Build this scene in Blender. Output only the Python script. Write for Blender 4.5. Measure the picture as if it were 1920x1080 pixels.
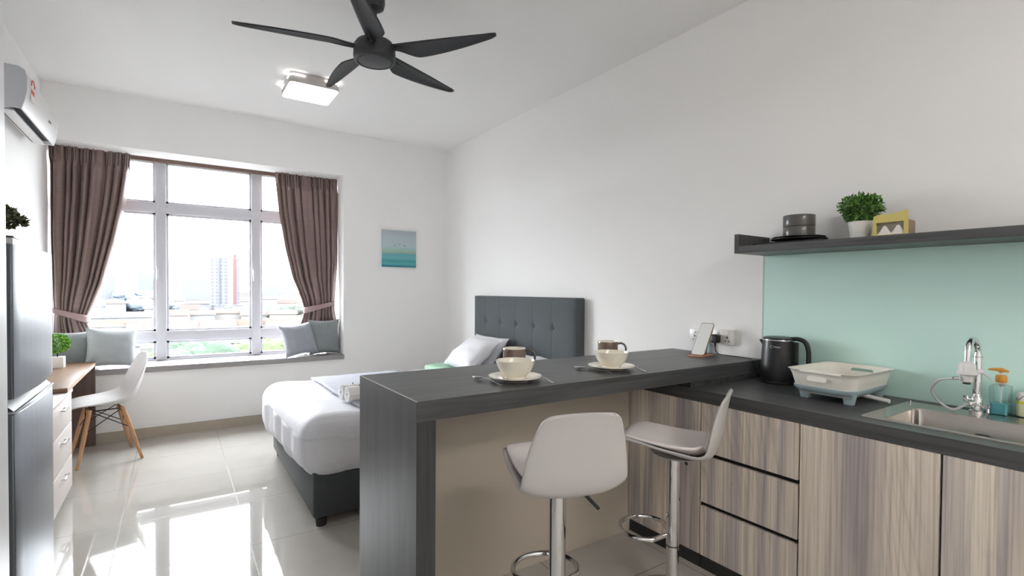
import bpy, bmesh, math, random
from mathutils import Vector, Matrix, noise
R = math.radians
PI = math.pi
random.seed(7)
sc = bpy.context.scene
col = sc.collection
for o in list(bpy.data.objects):
    bpy.data.objects.remove(o)

# ------------------------------------------------------------------ key dimensions (metres; camera stands at the origin)
CAM = Vector((0, 0, 1.35))
YAW, PITCH, ROLL = .5877093, .0184127, .0072869
FPX, CY = 950.07, 562.6
XL, XR, YB, H = -.907, 2.783, 5.604, 3.046       # left wall, right wall, window wall, ceiling
YW, XO, ZS, ZO = 6.03, 1.53, .645, 2.585          # window plane, right end of the bay, ledge top, bay soffit
YREAR = -2.4

# ------------------------------------------------------------------ materials
def srgb(c):
    return tuple((x/12.92 if x <= .04045 else ((x+.055)/1.055)**2.4) for x in c)
def C8(r, g, b):
    return srgb((r/255, g/255, b/255))
class NT:
    def __init__(s, name):
        s.m = bpy.data.materials.new(name); s.m.use_nodes = True
        s.t = s.m.node_tree; s.b = s.t.nodes['Principled BSDF']
    def n(s, ty, **kw):
        x = s.t.nodes.new(ty)
        for k, v in kw.items():
            if k.startswith('i_'):
                x.inputs[k[2:].replace('_', ' ')].default_value = v
            else: setattr(x, k, v)
        return x
    def l(s, a, b): s.t.links.new(a, b)
    def coords(s, scale=(1, 1, 1), kind='Object', loc=(0, 0, 0)):
        tc = s.n('ShaderNodeTexCoord'); mp = s.n('ShaderNodeMapping')
        mp.inputs['Scale'].default_value = scale; mp.inputs['Location'].default_value = loc
        s.l(tc.outputs[kind], mp.inputs[0]); return mp.outputs[0]
    def noise(s, vec, scale=5, detail=3, rough=.5, dist=0):
        x = s.n('ShaderNodeTexNoise'); x.inputs['Scale'].default_value = scale; x.inputs['Detail'].default_value = detail
        x.inputs['Roughness'].default_value = rough; x.inputs['Distortion'].default_value = dist
        s.l(vec, x.inputs['Vector']); return x.outputs['Fac']
    def ramp(s, fac, stops, interp='LINEAR'):
        x = s.n('ShaderNodeValToRGB'); cr = x.color_ramp; cr.interpolation = interp
        while len(cr.elements) < len(stops): cr.elements.new(.5)
        for e, (p, c) in zip(cr.elements, stops):
            e.position = p; e.color = (*c, 1) if len(c) == 3 else c
        s.l(fac, x.inputs[0]); return x.outputs[0]
    def mix(s, f, a, b, mode='MIX'):
        x = s.n('ShaderNodeMix', data_type='RGBA', blend_type=mode)
        for sock, v in ((x.inputs[0], f), (x.inputs[6], a), (x.inputs[7], b)):
            if hasattr(v, 'is_linked') or hasattr(v, 'links'): s.l(v, sock)
            else: sock.default_value = v if not isinstance(v, tuple) or len(v) == 4 else (*v, 1)
        return x.outputs[2]
    def math(s, op, a, b=0.0):
        x = s.n('ShaderNodeMath', operation=op)
        for i, v in enumerate((a, b)):
            if isinstance(v, (int, float)): x.inputs[i].default_value = v
            else: s.l(v, x.inputs[i])
        return x.outputs[0]
    def bump(s, h, strength=.2, dist=.01):
        x = s.n('ShaderNodeBump'); x.inputs['Strength'].default_value = strength; x.inputs['Distance'].default_value = dist
        s.l(h, x.inputs['Height']); s.l(x.outputs[0], s.b.inputs['Normal'])

def mat(name, c, rough=.5, metal=0, spec=.5, coat=0, coat_rough=.05, sheen=0, trans=0, ior=1.45, emit=None, estr=0,
        bump=None, vary=0, vscale=8):
    k = NT(name); b = k.b
    b.inputs['Base Color'].default_value = (*c, 1); b.inputs['Roughness'].default_value = rough
    b.inputs['Metallic'].default_value = metal; b.inputs['Specular IOR Level'].default_value = spec
    b.inputs['Coat Weight'].default_value = coat; b.inputs['Coat Roughness'].default_value = coat_rough
    b.inputs['Sheen Weight'].default_value = sheen; b.inputs['Transmission Weight'].default_value = trans
    b.inputs['IOR'].default_value = ior
    if emit: b.inputs['Emission Color'].default_value = (*emit, 1); b.inputs['Emission Strength'].default_value = estr
    v = k.coords()
    f = k.noise(v, vscale, 3)
    if vary:
        k.l(k.mix(f, tuple(x*(1-vary) for x in c), tuple(min(1, x*(1+vary)) for x in c)), b.inputs['Base Color'])
    if bump:
        k.bump(k.noise(v, bump[0], 2), bump[1], bump[2])
    return k.m

def wood_dark(name, axis, base=(.068, .068, .070), contrast=.42, rough=.38):
    """charcoal laminate with fine grain running along axis"""
    k = NT(name)
    sc_ = [26, 26, 26]; sc_['xyz'.index(axis)] = 1.3
    v = k.coords(tuple(sc_))
    a = k.noise(v, 1.0, 6, .65, .5)
    sc2 = [110, 110, 110]; sc2['xyz'.index(axis)] = 3
    b = k.noise(k.coords(tuple(sc2)), 1.0, 3, .6)
    m = k.math('ADD', k.math('MULTIPLY', a, .65), k.math('MULTIPLY', b, .35))
    lo = tuple(x*(1-contrast) for x in base); hi = tuple(x*(1+contrast*1.1) for x in base)
    k.l(k.ramp(m, [(.36, lo), (.5, base), (.66, hi)]), k.b.inputs['Base Color'])
    k.b.inputs['Roughness'].default_value = rough
    k.bump(m, .08, .002)
    return k.m

def wood_stripe(name, seed=0.0):
    """grey-brown striped cabinet laminate, vertical grain with swirls"""
    k = NT(name)
    big = k.noise(k.coords((4.6, 4.6, .20), loc=(seed, seed*1.7, seed)), 1.0, 2, .5, .35)
    tone = k.ramp(big, [(.30, C8(178, 170, 170)), (.40, C8(208, 198, 190)), (.47, C8(234, 222, 209)), (.53, C8(212, 201, 191)),
                        (.60, C8(186, 178, 178)), (.68, C8(236, 225, 212))])
    warp = k.noise(k.coords((3.0, 3.0, .55), loc=(seed*2, 0, seed)), 1.0, 2, .5)
    tc = k.coords((1, 1, 1))
    sx = k.n('ShaderNodeSeparateXYZ'); k.l(tc, sx.inputs[0])
    ph = k.math('ADD', k.math('MULTIPLY', k.math('ADD', sx.outputs[0], sx.outputs[1]), 26.0), k.math('MULTIPLY', warp, 20.0))
    lines = k.math('ABSOLUTE', k.math('SINE', k.math('MULTIPLY', ph, 3.1)))
    lines = k.ramp(lines, [(0.0, (.80, .79, .78)), (.35, (.95, .945, .94)), (1.0, (1, 1, 1))])
    mask = k.noise(k.coords((4, 4, .5), loc=(9+seed, 3, 2)), 1.0, 2)
    mask = k.ramp(mask, [(.42, (0, 0, 0)), (.6, (1, 1, 1))])
    lines2 = k.mix(mask, (1, 1, 1), lines)
    fine = k.noise(k.coords((95, 95, 1.6)), 1.0, 3, .6)
    fine = k.ramp(fine, [(.32, (.70, .69, .68)), (.58, (1.05, 1.05, 1.05))])
    knots = k.noise(k.coords((14, 14, 7), loc=(seed+4, 1, 0)), 1.0, 1)
    knots = k.ramp(knots, [(.78, (1, 1, 1)), (.86, (.6, .57, .56))])
    c = k.mix(1.0, tone, lines2, 'MULTIPLY'); c = k.mix(1.0, c, fine, 'MULTIPLY'); c = k.mix(1.0, c, knots, 'MULTIPLY')
    k.l(c, k.b.inputs['Base Color']); k.b.inputs['Roughness'].default_value = .42
    return k.m

def floor_mat():
    k = NT('polished_tile')
    tc = k.n('ShaderNodeTexCoord'); sx = k.n('ShaderNodeSeparateXYZ'); k.l(tc.outputs['Object'], sx.inputs[0])
    def grout(out, off, pitch):
        t = k.math('DIVIDE', k.math('SUBTRACT', out, off), pitch)
        f = k.math('ABSOLUTE', k.math('SUBTRACT', k.math('FRACT', k.math('ADD', t, .5)), .5))
        return k.math('LESS_THAN', f, .0022/pitch), k.math('FLOOR', t)
    gx, ix = grout(sx.outputs[0], -.262-5.9, .59); gy, iy = grout(sx.outputs[1], -.295, .6495)
    g = k.math('MAXIMUM', gx, gy)
    cb = k.n('ShaderNodeCombineXYZ'); k.l(ix, cb.inputs[0]); k.l(iy, cb.inputs[1])
    wn = k.n('ShaderNodeTexWhiteNoise'); k.l(cb.outputs[0], wn.inputs['Vector'])
    cl = k.noise(k.coords((1, 1, 1)), 2.2, 5, .6, .8)
    m = k.math('ADD', k.math('MULTIPLY', wn.outputs['Value'], .12), k.math('MULTIPLY', cl, .9))
    base = k.ramp(m, [(.25, C8(178, 174, 167)), (.75, C8(188, 184, 178))])
    k.l(k.mix(g, base, C8(88, 83, 76)), k.b.inputs['Base Color'])
    k.l(k.math('ADD', .035, k.math('MULTIPLY', g, .5)), k.b.inputs['Roughness'])
    k.b.inputs['IOR'].default_value = 1.85
    k.bump(k.noise(k.coords((1, 1, 1)), 3.0, 1), .006, .01)
    return k.m

def window_grid(name, wall, win, sx_, sz_, fx=.5, fz=.5):
    """facade material: rows of windows; object coordinates, x/y along the wall, z up"""
    k = NT(name)
    tc = k.n('ShaderNodeTexCoord'); s = k.n('ShaderNodeSeparateXYZ'); k.l(tc.outputs['Object'], s.inputs[0])
    h = k.math('ADD', s.outputs[0], s.outputs[1])
    a = k.math('LESS_THAN', k.math('FRACT', k.math('DIVIDE', h, sx_)), fx)
    b = k.math('LESS_THAN', k.math('FRACT', k.math('DIVIDE', s.outputs[2], sz_)), fz)
    k.l(k.mix(k.math('MULTIPLY', a, b), wall, win), k.b.inputs['Base Color'])
    k.b.inputs['Roughness'].default_value = .9; k.b.inputs['Specular IOR Level'].default_value = .1
    return k.m

M = {}
M['wall'] = mat('wall_paint', C8(244, 243, 242), .85, bump=(60, .03, .002), vary=.012, vscale=1.2)
M['ceiling'] = mat('ceiling_paint', C8(244, 243, 242), .9, vary=.01, vscale=1)
M['floor'] = floor_mat()
M['skirt'] = mat('skirting_tile', C8(176, 166, 150), .15, vary=.05, vscale=3)
M['upvc'] = mat('white_window_frame', C8(205, 205, 211), .35)
M['ledge'] = mat('ledge_stone', C8(148, 144, 144), .3, vary=.05, vscale=14)
M['curtain'] = None
M['steelrail'] = mat('rail_metal', (.6, .6, .6), .3, 1)
M['wd_x'] = wood_dark('charcoal_wood_lengthwise', 'x')
M['wd_y'] = wood_dark('charcoal_wood_across', 'y')
M['wd_z'] = wood_dark('charcoal_wood_upright', 'z', (.046, .047, .051), .34, .42)
M['wd_zd'] = wood_dark('charcoal_wood_edge', 'z', (.055, .055, .056), .5)
M['cab'] = [wood_stripe('striped_laminate_%d' % i, i*3.31+.7) for i in range(3)]
M['beige'] = mat('beige_panel', C8(186, 176, 162), .5)
M['black'] = mat('black_gap', (.012, .012, .012), .6)
M['plinth'] = wood_dark('dark_plinth', 'y', (.030, .030, .031), .3)
M['glassgreen'] = mat('mint_back_painted_glass', C8(208, 240, 232), .16, spec=.5, coat=.2)
M['glassedge'] = mat('pale_glass_edge', C8(196, 214, 206), .2)
M['chrome'] = mat('chrome', (.78, .78, .79), .06, 1)
M['chromedull'] = mat('satin_chrome', (.62, .62, .62), .22, 1)
def brushed(name, c, rough, axis):
    k = NT(name); k.b.inputs['Metallic'].default_value = 1; k.b.inputs['Roughness'].default_value = rough
    s = [260, 260, 260]; s['xyz'.index(axis)] = 2
    f = k.noise(k.coords(tuple(s)), 1, 2)
    k.l(k.mix(f, tuple(x*.9 for x in c), tuple(min(1, x*1.08) for x in c)), k.b.inputs['Base Color'])
    k.bump(f, .03, .001)
    return k.m
M['steel'] = brushed('brushed_sink_steel', (.60, .56, .52), .27, 'y')
M['fridge'] = brushed('brushed_fridge_steel', (.21, .225, .25), .36, 'y')
M['fridgeside'] = mat('grey_fridge_side', C8(74, 79, 84), .5)
M['fridgegrip'] = mat('dark_grip_recess', C8(42, 43, 46), .5)
M['fridgetrim'] = mat('pale_grip_trim', C8(150, 152, 156), .35, .6)
M['whiteplastic'] = mat('white_plastic', C8(222, 220, 220), .35)
M['stoolshell'] = mat('stool_white_plastic', C8(192, 189, 187), .36)
M['stoolpad'] = mat('stool_pad_leatherette', C8(236, 227, 224), .5, bump=(90, .05, .001))
M['blackplastic'] = mat('black_plastic', (.02, .02, .02), .4)
M['darkmetal'] = mat('dark_metal_wire', (.03, .03, .03), .35, .8)
M['beech'] = None
def wood_light(name, c, axis='z'):
    k = NT(name)
    s = [30, 30, 30]; s['xyz'.index(axis)] = 2
    f = k.noise(k.coords(tuple(s)), 1, 4, .6, .4)
    k.l(k.ramp(f, [(.3, tuple(x*.75 for x in c)), (.65, tuple(min(1, x*1.12) for x in c))]), k.b.inputs['Base Color'])
    k.b.inputs['Roughness'].default_value = .45; return k.m
M['beech'] = wood_light('beech_leg', C8(198, 152, 112))
M['desk'] = wood_light('walnut_desk_top', C8(112, 84, 62), 'y')
M['deskside'] = wood_light('walnut_desk_side', C8(104, 84, 76), 'z')
M['deskedge'] = mat('desk_edge_band', C8(196, 170, 150), .4)
M['chest'] = mat('white_chest', C8(206, 198, 195), .4)
M['white'] = mat('white_enamel', C8(232, 232, 232), .35)
M['wardrobe'] = mat('white_wardrobe', C8(226, 226, 230), .35)
M['fan'] = mat('matt_black_fan', C8(56, 57, 60), .42)
M['fancap'] = mat('fan_hub_disc', C8(74, 75, 78), .35)
M['lampbody'] = mat('lamp_body', C8(196, 190, 186), .4)
M['lamp'] = mat('lamp_diffuser', (.9, .9, .9), .5, emit=(1, .97, .95), estr=1.3)
M['fill_glow'] = mat('added_fill_glow', (.9, .9, .9), .5, emit=(1, .965, .93), estr=3.7)  # emission of the added panel behind the camera
M['bedgrey'] = mat('grey_bed_fabric', C8(62, 65, 67), .85, sheen=.15, bump=(420, .25, .001), vary=.1, vscale=60)
M['headgrey'] = mat('grey_headboard_fabric', C8(80, 85, 88), .85, sheen=.15, bump=(420, .25, .001), vary=.08, vscale=60)
M['mattress'] = mat('mattress_ticking', C8(225, 225, 228), .8)
def linen(name, c, stripes=True):
    k = NT(name)
    v = k.coords()
    s = k.n('ShaderNodeSeparateXYZ'); k.l(v, s.inputs[0])
    st = k.math('GREATER_THAN', k.math('SINE', k.math('MULTIPLY', s.outputs[1], 90.0)), 0.0)
    k.l(k.mix(k.math('MULTIPLY', st, 1.0 if stripes else 0.0), c, tuple(x*.965 for x in c)), k.b.inputs['Base Color'])
    k.b.inputs['Roughness'].default_value = .72; k.b.inputs['Sheen Weight'].default_value = .1
    k.bump(k.noise(v, 9, 4, .6), .25, .02)
    return k.m
M['duvet'] = linen('white_striped_duvet', C8(214, 214, 220))
M['pillow'] = linen('white_pillow_cotton', C8(220, 220, 224), False)
M['throw'] = mat('grey_throw', C8(178, 180, 190), .85, bump=(200, .2, .002))
M['green'] = mat('mint_blanket', C8(168, 204, 180), .85, bump=(40, .2, .004))
M['towel'] = mat('white_towel', C8(232, 230, 230), .9, bump=(260, .4, .002))
def fabric(name, c):
    k = NT(name); v = k.coords()
    f = k.noise(v, 420, 2); g = k.noise(v, 22, 3)
    k.l(k.mix(k.math('ADD', k.math('MULTIPLY', f, .5), k.math('MULTIPLY', g, .5)), tuple(x*.80 for x in c), tuple(min(1, x*1.18) for x in c)), k.b.inputs['Base Color'])
    k.b.inputs['Roughness'].default_value = .85; k.b.inputs['Sheen Weight'].default_value = .2
    k.bump(k.noise(v, 160, 2), .15, .002); return k.m
M['cush1'] = fabric('grey_green_cushion', C8(134, 140, 142))
M['cush2'] = fabric('pale_grey_cushion', C8(168, 173, 176))
M['cush3'] = fabric('blue_grey_cushion', C8(160, 163, 172))
M['cream'] = mat('cream_glaze', C8(240, 234, 220), .16, coat=.4)
M['brown'] = mat('brown_glaze', C8(128, 108, 96), .16, coat=.5)
M['browngrip'] = mat('grey_brown_glaze', C8(84, 78, 76), .2, coat=.4)
M['kettle'] = mat('kettle_black', C8(38, 38, 40), .36, coat=.1)
M['kettlelid'] = mat('kettle_lid', C8(52, 54, 56), .35)
M['rack'] = mat('cream_rack_plastic', C8(238, 234, 224), .35)
M['rackblue'] = mat('blue_grey_rack_base', C8(160, 178, 184), .4)
M['leaf'] = None
def leafmat(name, lo, hi):
    k = NT(name); f = k.noise(k.coords(), 60, 2)
    k.l(k.ramp(f, [(.35, lo), (.65, hi)]), k.b.inputs['Base Color']); k.b.inputs['Roughness'].default_value = .5
    return k.m
M['leaf'] = leafmat('green_leaf', C8(44, 84, 36), C8(112, 158, 70))
M['leafbright'] = leafmat('bright_leaf', C8(74, 128, 38), C8(150, 200, 92))
M['leafdark'] = leafmat('olive_leaf', C8(52, 58, 44), C8(104, 112, 72))
M['stem'] = mat('stem', C8(50, 46, 40), .8)
M['pot'] = mat('white_pot', C8(228, 226, 220), .35)
M['potpattern'] = None
k = NT('marbled_pot'); f = k.noise(k.coords(), 60, 3, .6, 2)
k.l(k.ramp(f, [(.44, C8(225, 225, 225)), (.5, C8(60, 60, 60)), (.54, C8(225, 225, 225))]), k.b.inputs['Base Color']); M['potpattern'] = k.m
M['yellow'] = mat('yellow_card', C8(214, 198, 118), .6)
M['tissue'] = mat('white_tissue', C8(236, 232, 228), .9)
M['brownbox'] = mat('brown_box', C8(150, 128, 108), .6)
M['greybowl'] = mat('grey_glazed_stoneware', C8(92, 90, 88), .28, coat=.3)
M['blackplate'] = mat('black_stoneware', C8(34, 32, 33), .4)
M['phone'] = mat('phone_gold_edge', C8(168, 142, 112), .3, .6)
M['screen'] = mat('phone_glass', C8(234, 236, 234), .06, coat=1)
M['cork'] = wood_light('phone_stand_wood', C8(184, 132, 100), 'x')
M['socket'] = mat('white_socket', C8(232, 230, 226), .3)
M['paleblue'] = mat('pale_blue_charger', C8(186, 206, 216), .35)
M['hose'] = mat('grey_hose', C8(196, 200, 204), .3)
M['clear'] = None
k = NT('thin_clear_plastic'); out = k.t.nodes['Material Output']
tr = k.n('ShaderNodeBsdfTransparent'); gl = k.n('ShaderNodeBsdfGlossy'); gl.inputs['Roughness'].default_value = .05
tr.inputs[0].default_value = (.93, .97, .97, 1)
lw = k.n('ShaderNodeLayerWeight'); lw.inputs[0].default_value = .25
mx = k.n('ShaderNodeMixShader'); k.l(k.math('MULTIPLY', lw.outputs['Facing'], .55), mx.inputs[0]); k.l(tr.outputs[0], mx.inputs[1]); k.l(gl.outputs[0], mx.inputs[2]); k.l(mx.outputs[0], out.inputs[0])
M['clear'] = k.m
k = NT('window_glass'); out = k.t.nodes['Material Output']
tr = k.n('ShaderNodeBsdfTransparent'); gl = k.n('ShaderNodeBsdfGlossy'); gl.inputs['Roughness'].default_value = .01
tr.inputs[0].default_value = (.97, .98, .98, 1)
mx = k.n('ShaderNodeMixShader'); mx.inputs[0].default_value = .04; k.l(tr.outputs[0], mx.inputs[1]); k.l(gl.outputs[0], mx.inputs[2]); k.l(mx.outputs[0], out.inputs[0])
M['glass'] = k.m
M['bluesoap'] = mat('blue_liquid_soap', C8(92, 168, 178), .1, coat=.4)
M['orange'] = mat('orange_pump', C8(214, 152, 60), .35)
M['label'] = None
k = NT('detergent_label'); s = k.n('ShaderNodeSeparateXYZ'); k.l(k.coords(), s.inputs[0])
k.l(k.ramp(s.outputs[2], [(0, C8(226, 228, 190)), (.052, C8(214, 205, 70)), (.066, C8(232, 230, 230))], 'CONSTANT'), k.b.inputs['Base Color']); M['label'] = k.m
M['red'] = mat('red_sticker', C8(214, 92, 70), .5)
M['sticker'] = mat('white_sticker', C8(232, 226, 224), .5)
M['inkgrey'] = mat('grey_print', C8(120, 122, 128), .5)
M['ink'] = mat('dark_print', C8(60, 60, 64), .6)
M['silverprint'] = mat('silver_print', C8(210, 210, 212), .3, .4)
M['acdark'] = mat('dark_air_outlet', C8(74, 78, 84), .5)
k = NT('sea_canvas'); s = k.n('ShaderNodeSeparateXYZ'); k.l(k.coords(), s.inputs[0])
wob = k.noise(k.coords((3, 1, 22)), 1, 3); zz = k.math('ADD', s.outputs[2], k.math('MULTIPLY', k.math('SUBTRACT', wob, .5), .05))
k.l(k.ramp(k.math('DIVIDE', zz, .43), [(.02, C8(52, 130, 146)), (.08, C8(98, 176, 182)), (.16, C8(74, 156, 164)), (.24, C8(112, 182, 188)), (.34, C8(104, 168, 178)),
      (.40, C8(168, 188, 160)), (.46, C8(158, 196, 192)), (.55, C8(182, 200, 206)), (.75, C8(182, 196, 204)), (1.0, C8(174, 182, 190))]), k.b.inputs['Base Color'])
k.b.inputs['Roughness'].default_value = .7; M['canvas'] = k.m
# curtain cloth
k = NT('brown_curtain_satin')
v = k.coords((1, 1, 1))
f = k.noise(k.coords((6, 6, 140)), 1, 2)
k.l(k.mix(f, C8(120, 99, 95), C8(140, 119, 114)), k.b.inputs['Base Color'])
k.b.inputs['Roughness'].default_value = .40; k.b.inputs['Sheen Weight'].default_value = .15
M['curtain'] = k.m
M['tieback'] = mat('curtain_tieback', C8(156, 132, 130), .5, bump=(200, .1, .001))

# ------------------------------------------------------------------ mesh helpers
def box(bm, x0, x1, y0, y1, z0, z1, bev=0, seg=2):
    t = bmesh.new()
    bmesh.ops.create_cube(t, size=1)
    bmesh.ops.scale(t, vec=(x1-x0, y1-y0, z1-z0), verts=t.verts)
    bmesh.ops.translate(t, vec=((x0+x1)/2, (y0+y1)/2, (z0+z1)/2), verts=t.verts)
    if bev: bmesh.ops.bevel(t, geom=t.edges[:], offset=bev, segments=seg, profile=.5, affect='EDGES')
    join(bm, t); return bm
def join(bm, t, mtx=None, mi=None):
    vm = {}
    for v in t.verts: vm[v] = bm.verts.new(mtx @ v.co if mtx else v.co)
    for f in t.faces:
        try:
            nf = bm.faces.new([vm[v] for v in f.verts]); nf.material_index = f.material_index if mi is None else mi
        except ValueError: pass
    t.free(); return bm
def B(*a, **k):
    bm = bmesh.new(); box(bm, *a, **k); return bm
def tube(bm, pts, r, seg=10, caps=True, closed=False):
    pts = [Vector(p) for p in pts]; n = len(pts)
    rs = r if isinstance(r, (list, tuple)) else [r]*n
    rings = []; up = None
    for i, p in enumerate(pts):
        if closed: t = (pts[(i+1) % n]-pts[i-1]).normalized()
        else: t = (pts[min(i+1, n-1)]-pts[max(i-1, 0)]).normalized()
        if up is None:
            up = Vector((0, 0, 1)) if abs(t.z) < .9 else Vector((1, 0, 0))
        a = t.cross(up).normalized(); up = a.cross(t).normalized()
        rings.append([bm.verts.new(p+(a*math.cos(q)+up*math.sin(q))*rs[i]) for q in [2*PI*j/seg for j in range(seg)]])
    m = n if closed else n-1
    for i in range(m):
        A, Bq = rings[i], rings[(i+1) % n]
        for j in range(seg):
            bm.faces.new((A[j], A[(j+1) % seg], Bq[(j+1) % seg], Bq[j]))
    if caps and not closed:
        bm.faces.new(rings[0][::-1]); bm.faces.new(rings[-1])
    return bm
def T(*a, **k):
    bm = bmesh.new(); tube(bm, *a, **k); return bm
def lathe(bm, prof, c=(0, 0, 0), seg=32, mi=None):
    """prof: list of (r, z[, material index of the band above])"""
    rings = []
    for p in prof:
        r, z = p[0], p[1]
        if r < 1e-5: rings.append([bm.verts.new((c[0], c[1], c[2]+z))])
        else: rings.append([bm.verts.new((c[0]+r*math.cos(2*PI*j/seg), c[1]+r*math.sin(2*PI*j/seg), c[2]+z)) for j in range(seg)])
    for i in range(len(rings)-1):
        A, Q = rings[i], rings[i+1]; idx = prof[i][2] if len(prof[i]) > 2 else 0
        for j in range(seg):
            k2 = (j+1) % seg
            if len(A) == 1 and len(Q) == 1: continue
            if len(A) == 1: f = bm.faces.new((A[0], Q[k2], Q[j]))
            elif len(Q) == 1: f = bm.faces.new((A[j], A[k2], Q[0]))
            else: f = bm.faces.new((A[j], A[k2], Q[k2], Q[j]))
            f.material_index = idx
    return bm
def L(prof, c=(0, 0, 0), seg=32):
    bm = bmesh.new(); lathe(bm, prof, c, seg); return bm
def prism(bm, poly, axis, a, b, bev=0):
    """poly of 2-D points in the plane across axis ('x': (y,z), 'y': (x,z), 'z': (x,y)), extruded from a to b"""
    t = bmesh.new()
    def P(p, h):
        return {'x': (h, p[0], p[1]), 'y': (p[0], h, p[1]), 'z': (p[0], p[1], h)}[axis]
    lo = [t.verts.new(P(p, a)) for p in poly]; hi = [t.verts.new(P(p, b)) for p in poly]
    n = len(poly)
    t.faces.new(lo); t.faces.new(hi[::-1])
    for i in range(n): t.faces.new((lo[i], hi[i], hi[(i+1) % n], lo[(i+1) % n]))
    bmesh.ops.recalc_face_normals(t, faces=t.faces[:])
    if bev: bmesh.ops.bevel(t, geom=t.edges[:], offset=bev, segments=2, profile=.5, affect='EDGES')
    join(bm, t); return bm
def PR(*a, **k):
    bm = bmesh.new(); prism(bm, *a, **k); return bm
def rrect(x0, x1, y0, y1, r, n=6):
    pts = []
    for cx, cy, a0 in ((x1-r, y1-r, 0), (x0+r, y1-r, 90), (x0+r, y0+r, 180), (x1-r, y0+r, 270)):
        for i in range(n+1):
            a = R(a0+90*i/n); pts.append((cx+r*math.cos(a), cy+r*math.sin(a)))
    return pts
def rounded(dx, dy, dz, r, n=24):
    """a soft box centred on the origin: cube faces pushed out to a rounded shell"""
    bm = bmesh.new(); bmesh.ops.create_cube(bm, size=2)
    bmesh.ops.subdivide_edges(bm, edges=bm.edges[:], cuts=n, use_grid_fill=True)
    h = Vector((dx/2, dy/2, dz/2))
    for v in bm.verts:
        p = Vector((v.co.x*h.x, v.co.y*h.y, v.co.z*h.z))
        q = Vector([max(-h[i]+r, min(h[i]-r, p[i])) for i in range(3)])
        d = p-q
        if d.length > 1e-9:
            v.co = q+d.normalized()*r
        else: v.co = p
    return bm
def cushion(w, h, t, n=22, pinch=.10, seed=0, wr=.006):
    """pillow lying in local x (width) / z (height), thickness in y"""
    bm = bmesh.new(); grids = []
    for side in (1, -1):
        g = []
        for i in range(n+1):
            row = []
            for j in range(n+1):
                u = -1+2*i/n; v = -1+2*j/n
                e = (1-abs(u)**2.4)*(1-abs(v)**2.4)
                th = t/2*max(e, 0)**.5
                px = u*(1-pinch*(1-abs(v)**2)*abs(u)**2)*w/2; pz = v*(1-pinch*(1-abs(u)**2)*abs(v)**2)*h/2
                nz = noise.noise(Vector((u*2.3+seed, v*2.3, side*3+seed)))
                row.append((px, side*(th+wr*nz*min(1, e*3)), pz))
            g.append(row)
        grids.append(g)
    vs = {}
    for s_, g in enumerate(grids):
        for i in range(n+1):
            for j in range(n+1):
                edge = i in (0, n) or j in (0, n)
                key = ('e', i, j) if edge else (s_, i, j)
                if key not in vs:
                    p = g[i][j]; vs[key] = bm.verts.new((p[0], 0 if edge else p[1], p[2]))
    def gv(s_, i, j): return vs[('e', i, j)] if (i in (0, n) or j in (0, n)) else vs[(s_, i, j)]
    for s_ in (0, 1):
        for i in range(n):
            for j in range(n):
                q = [gv(s_, i, j), gv(s_, i+1, j), gv(s_, i+1, j+1), gv(s_, i, j+1)]
                if s_: q = q[::-1]
                bm.faces.new(q)
    return bm
def gridsurf(fn, nu, nv):
    bm = bmesh.new()
    vs = [[bm.verts.new(fn(i/nu, j/nv)) for j in range(nv+1)] for i in range(nu+1)]
    for i in range(nu):
        for j in range(nv): bm.faces.new((vs[i][j], vs[i+1][j], vs[i+1][j+1], vs[i][j+1]))
    return bm

WM = {}
def wm(o):
    """matrix of an authoring frame kept for a parent (children are written in world metres when the frame has one)"""
    return WM.get(o.name)
def finish(name, bm, m, parent=None, smooth=40, recalc=True, local=False):
    if recalc: bmesh.ops.recalc_face_normals(bm, faces=bm.faces[:])
    if parent is not None and not local:
        Mx = WM.get(parent.name)
        if Mx is not None: bm.transform(Mx.inverted())
    me = bpy.data.meshes.new(name); bm.to_mesh(me); bm.free()
    for x in (m if isinstance(m, (list, tuple)) else [m]): me.materials.append(x)
    if smooth:
        for p in me.polygons: p.use_smooth = True
        try: me.set_sharp_from_angle(angle=R(smooth))
        except Exception: pass
    o = bpy.data.objects.new(name, me); col.objects.link(o)
    if parent is not None:
        o.parent = parent
        WM[o.name] = WM.get(parent.name, Matrix()) if not local else WM.get(parent.name, Matrix())
    return o
def tag(o, label, cat, group=None, kind=None):
    if label: o['label'] = label
    if cat: o['category'] = cat
    if group: o['group'] = group
    if kind: o['kind'] = kind
    return o
def thing(name, label, cat, loc=(0, 0, 0), rz=0, group=None):
    o = bpy.data.objects.new(name, None); col.objects.link(o)
    o.location = loc; o.rotation_euler = (0, 0, rz); o.empty_display_size = .1
    WM[o.name] = Matrix.Translation(loc) @ Matrix.Rotation(rz, 4, 'Z')
    return tag(o, label, cat, group)
def solo(name, bm, m, label, cat, loc, group=None, smooth=40, rz=0):
    """a thing made of one mesh, written in world metres, with its origin at loc"""
    Mx = Matrix.Translation(loc) @ Matrix.Rotation(rz, 4, 'Z')
    bm.transform(Mx.inverted())
    o = finish(name, bm, m, None, smooth); o.matrix_world = Mx; o.location = loc; o.rotation_euler = (0, 0, rz)
    WM[o.name] = Mx
    return tag(o, label, cat, group)
def struct(name, bm, m, smooth=0):
    o = finish(name, bm, m, None, smooth); o['kind'] = 'structure'; WM[o.name] = Matrix(); return o
def copytree(root, loc, rz, label=None):
    r = root.copy(); col.objects.link(r); r.location = loc; r.rotation_euler = (0, 0, rz)
    if label: r['label'] = label
    for ch in list(root.children):
        c = ch.copy(); col.objects.link(c); c.parent = r
        for g in list(ch.children):
            d = g.copy(); col.objects.link(d); d.parent = c
    return r
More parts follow.
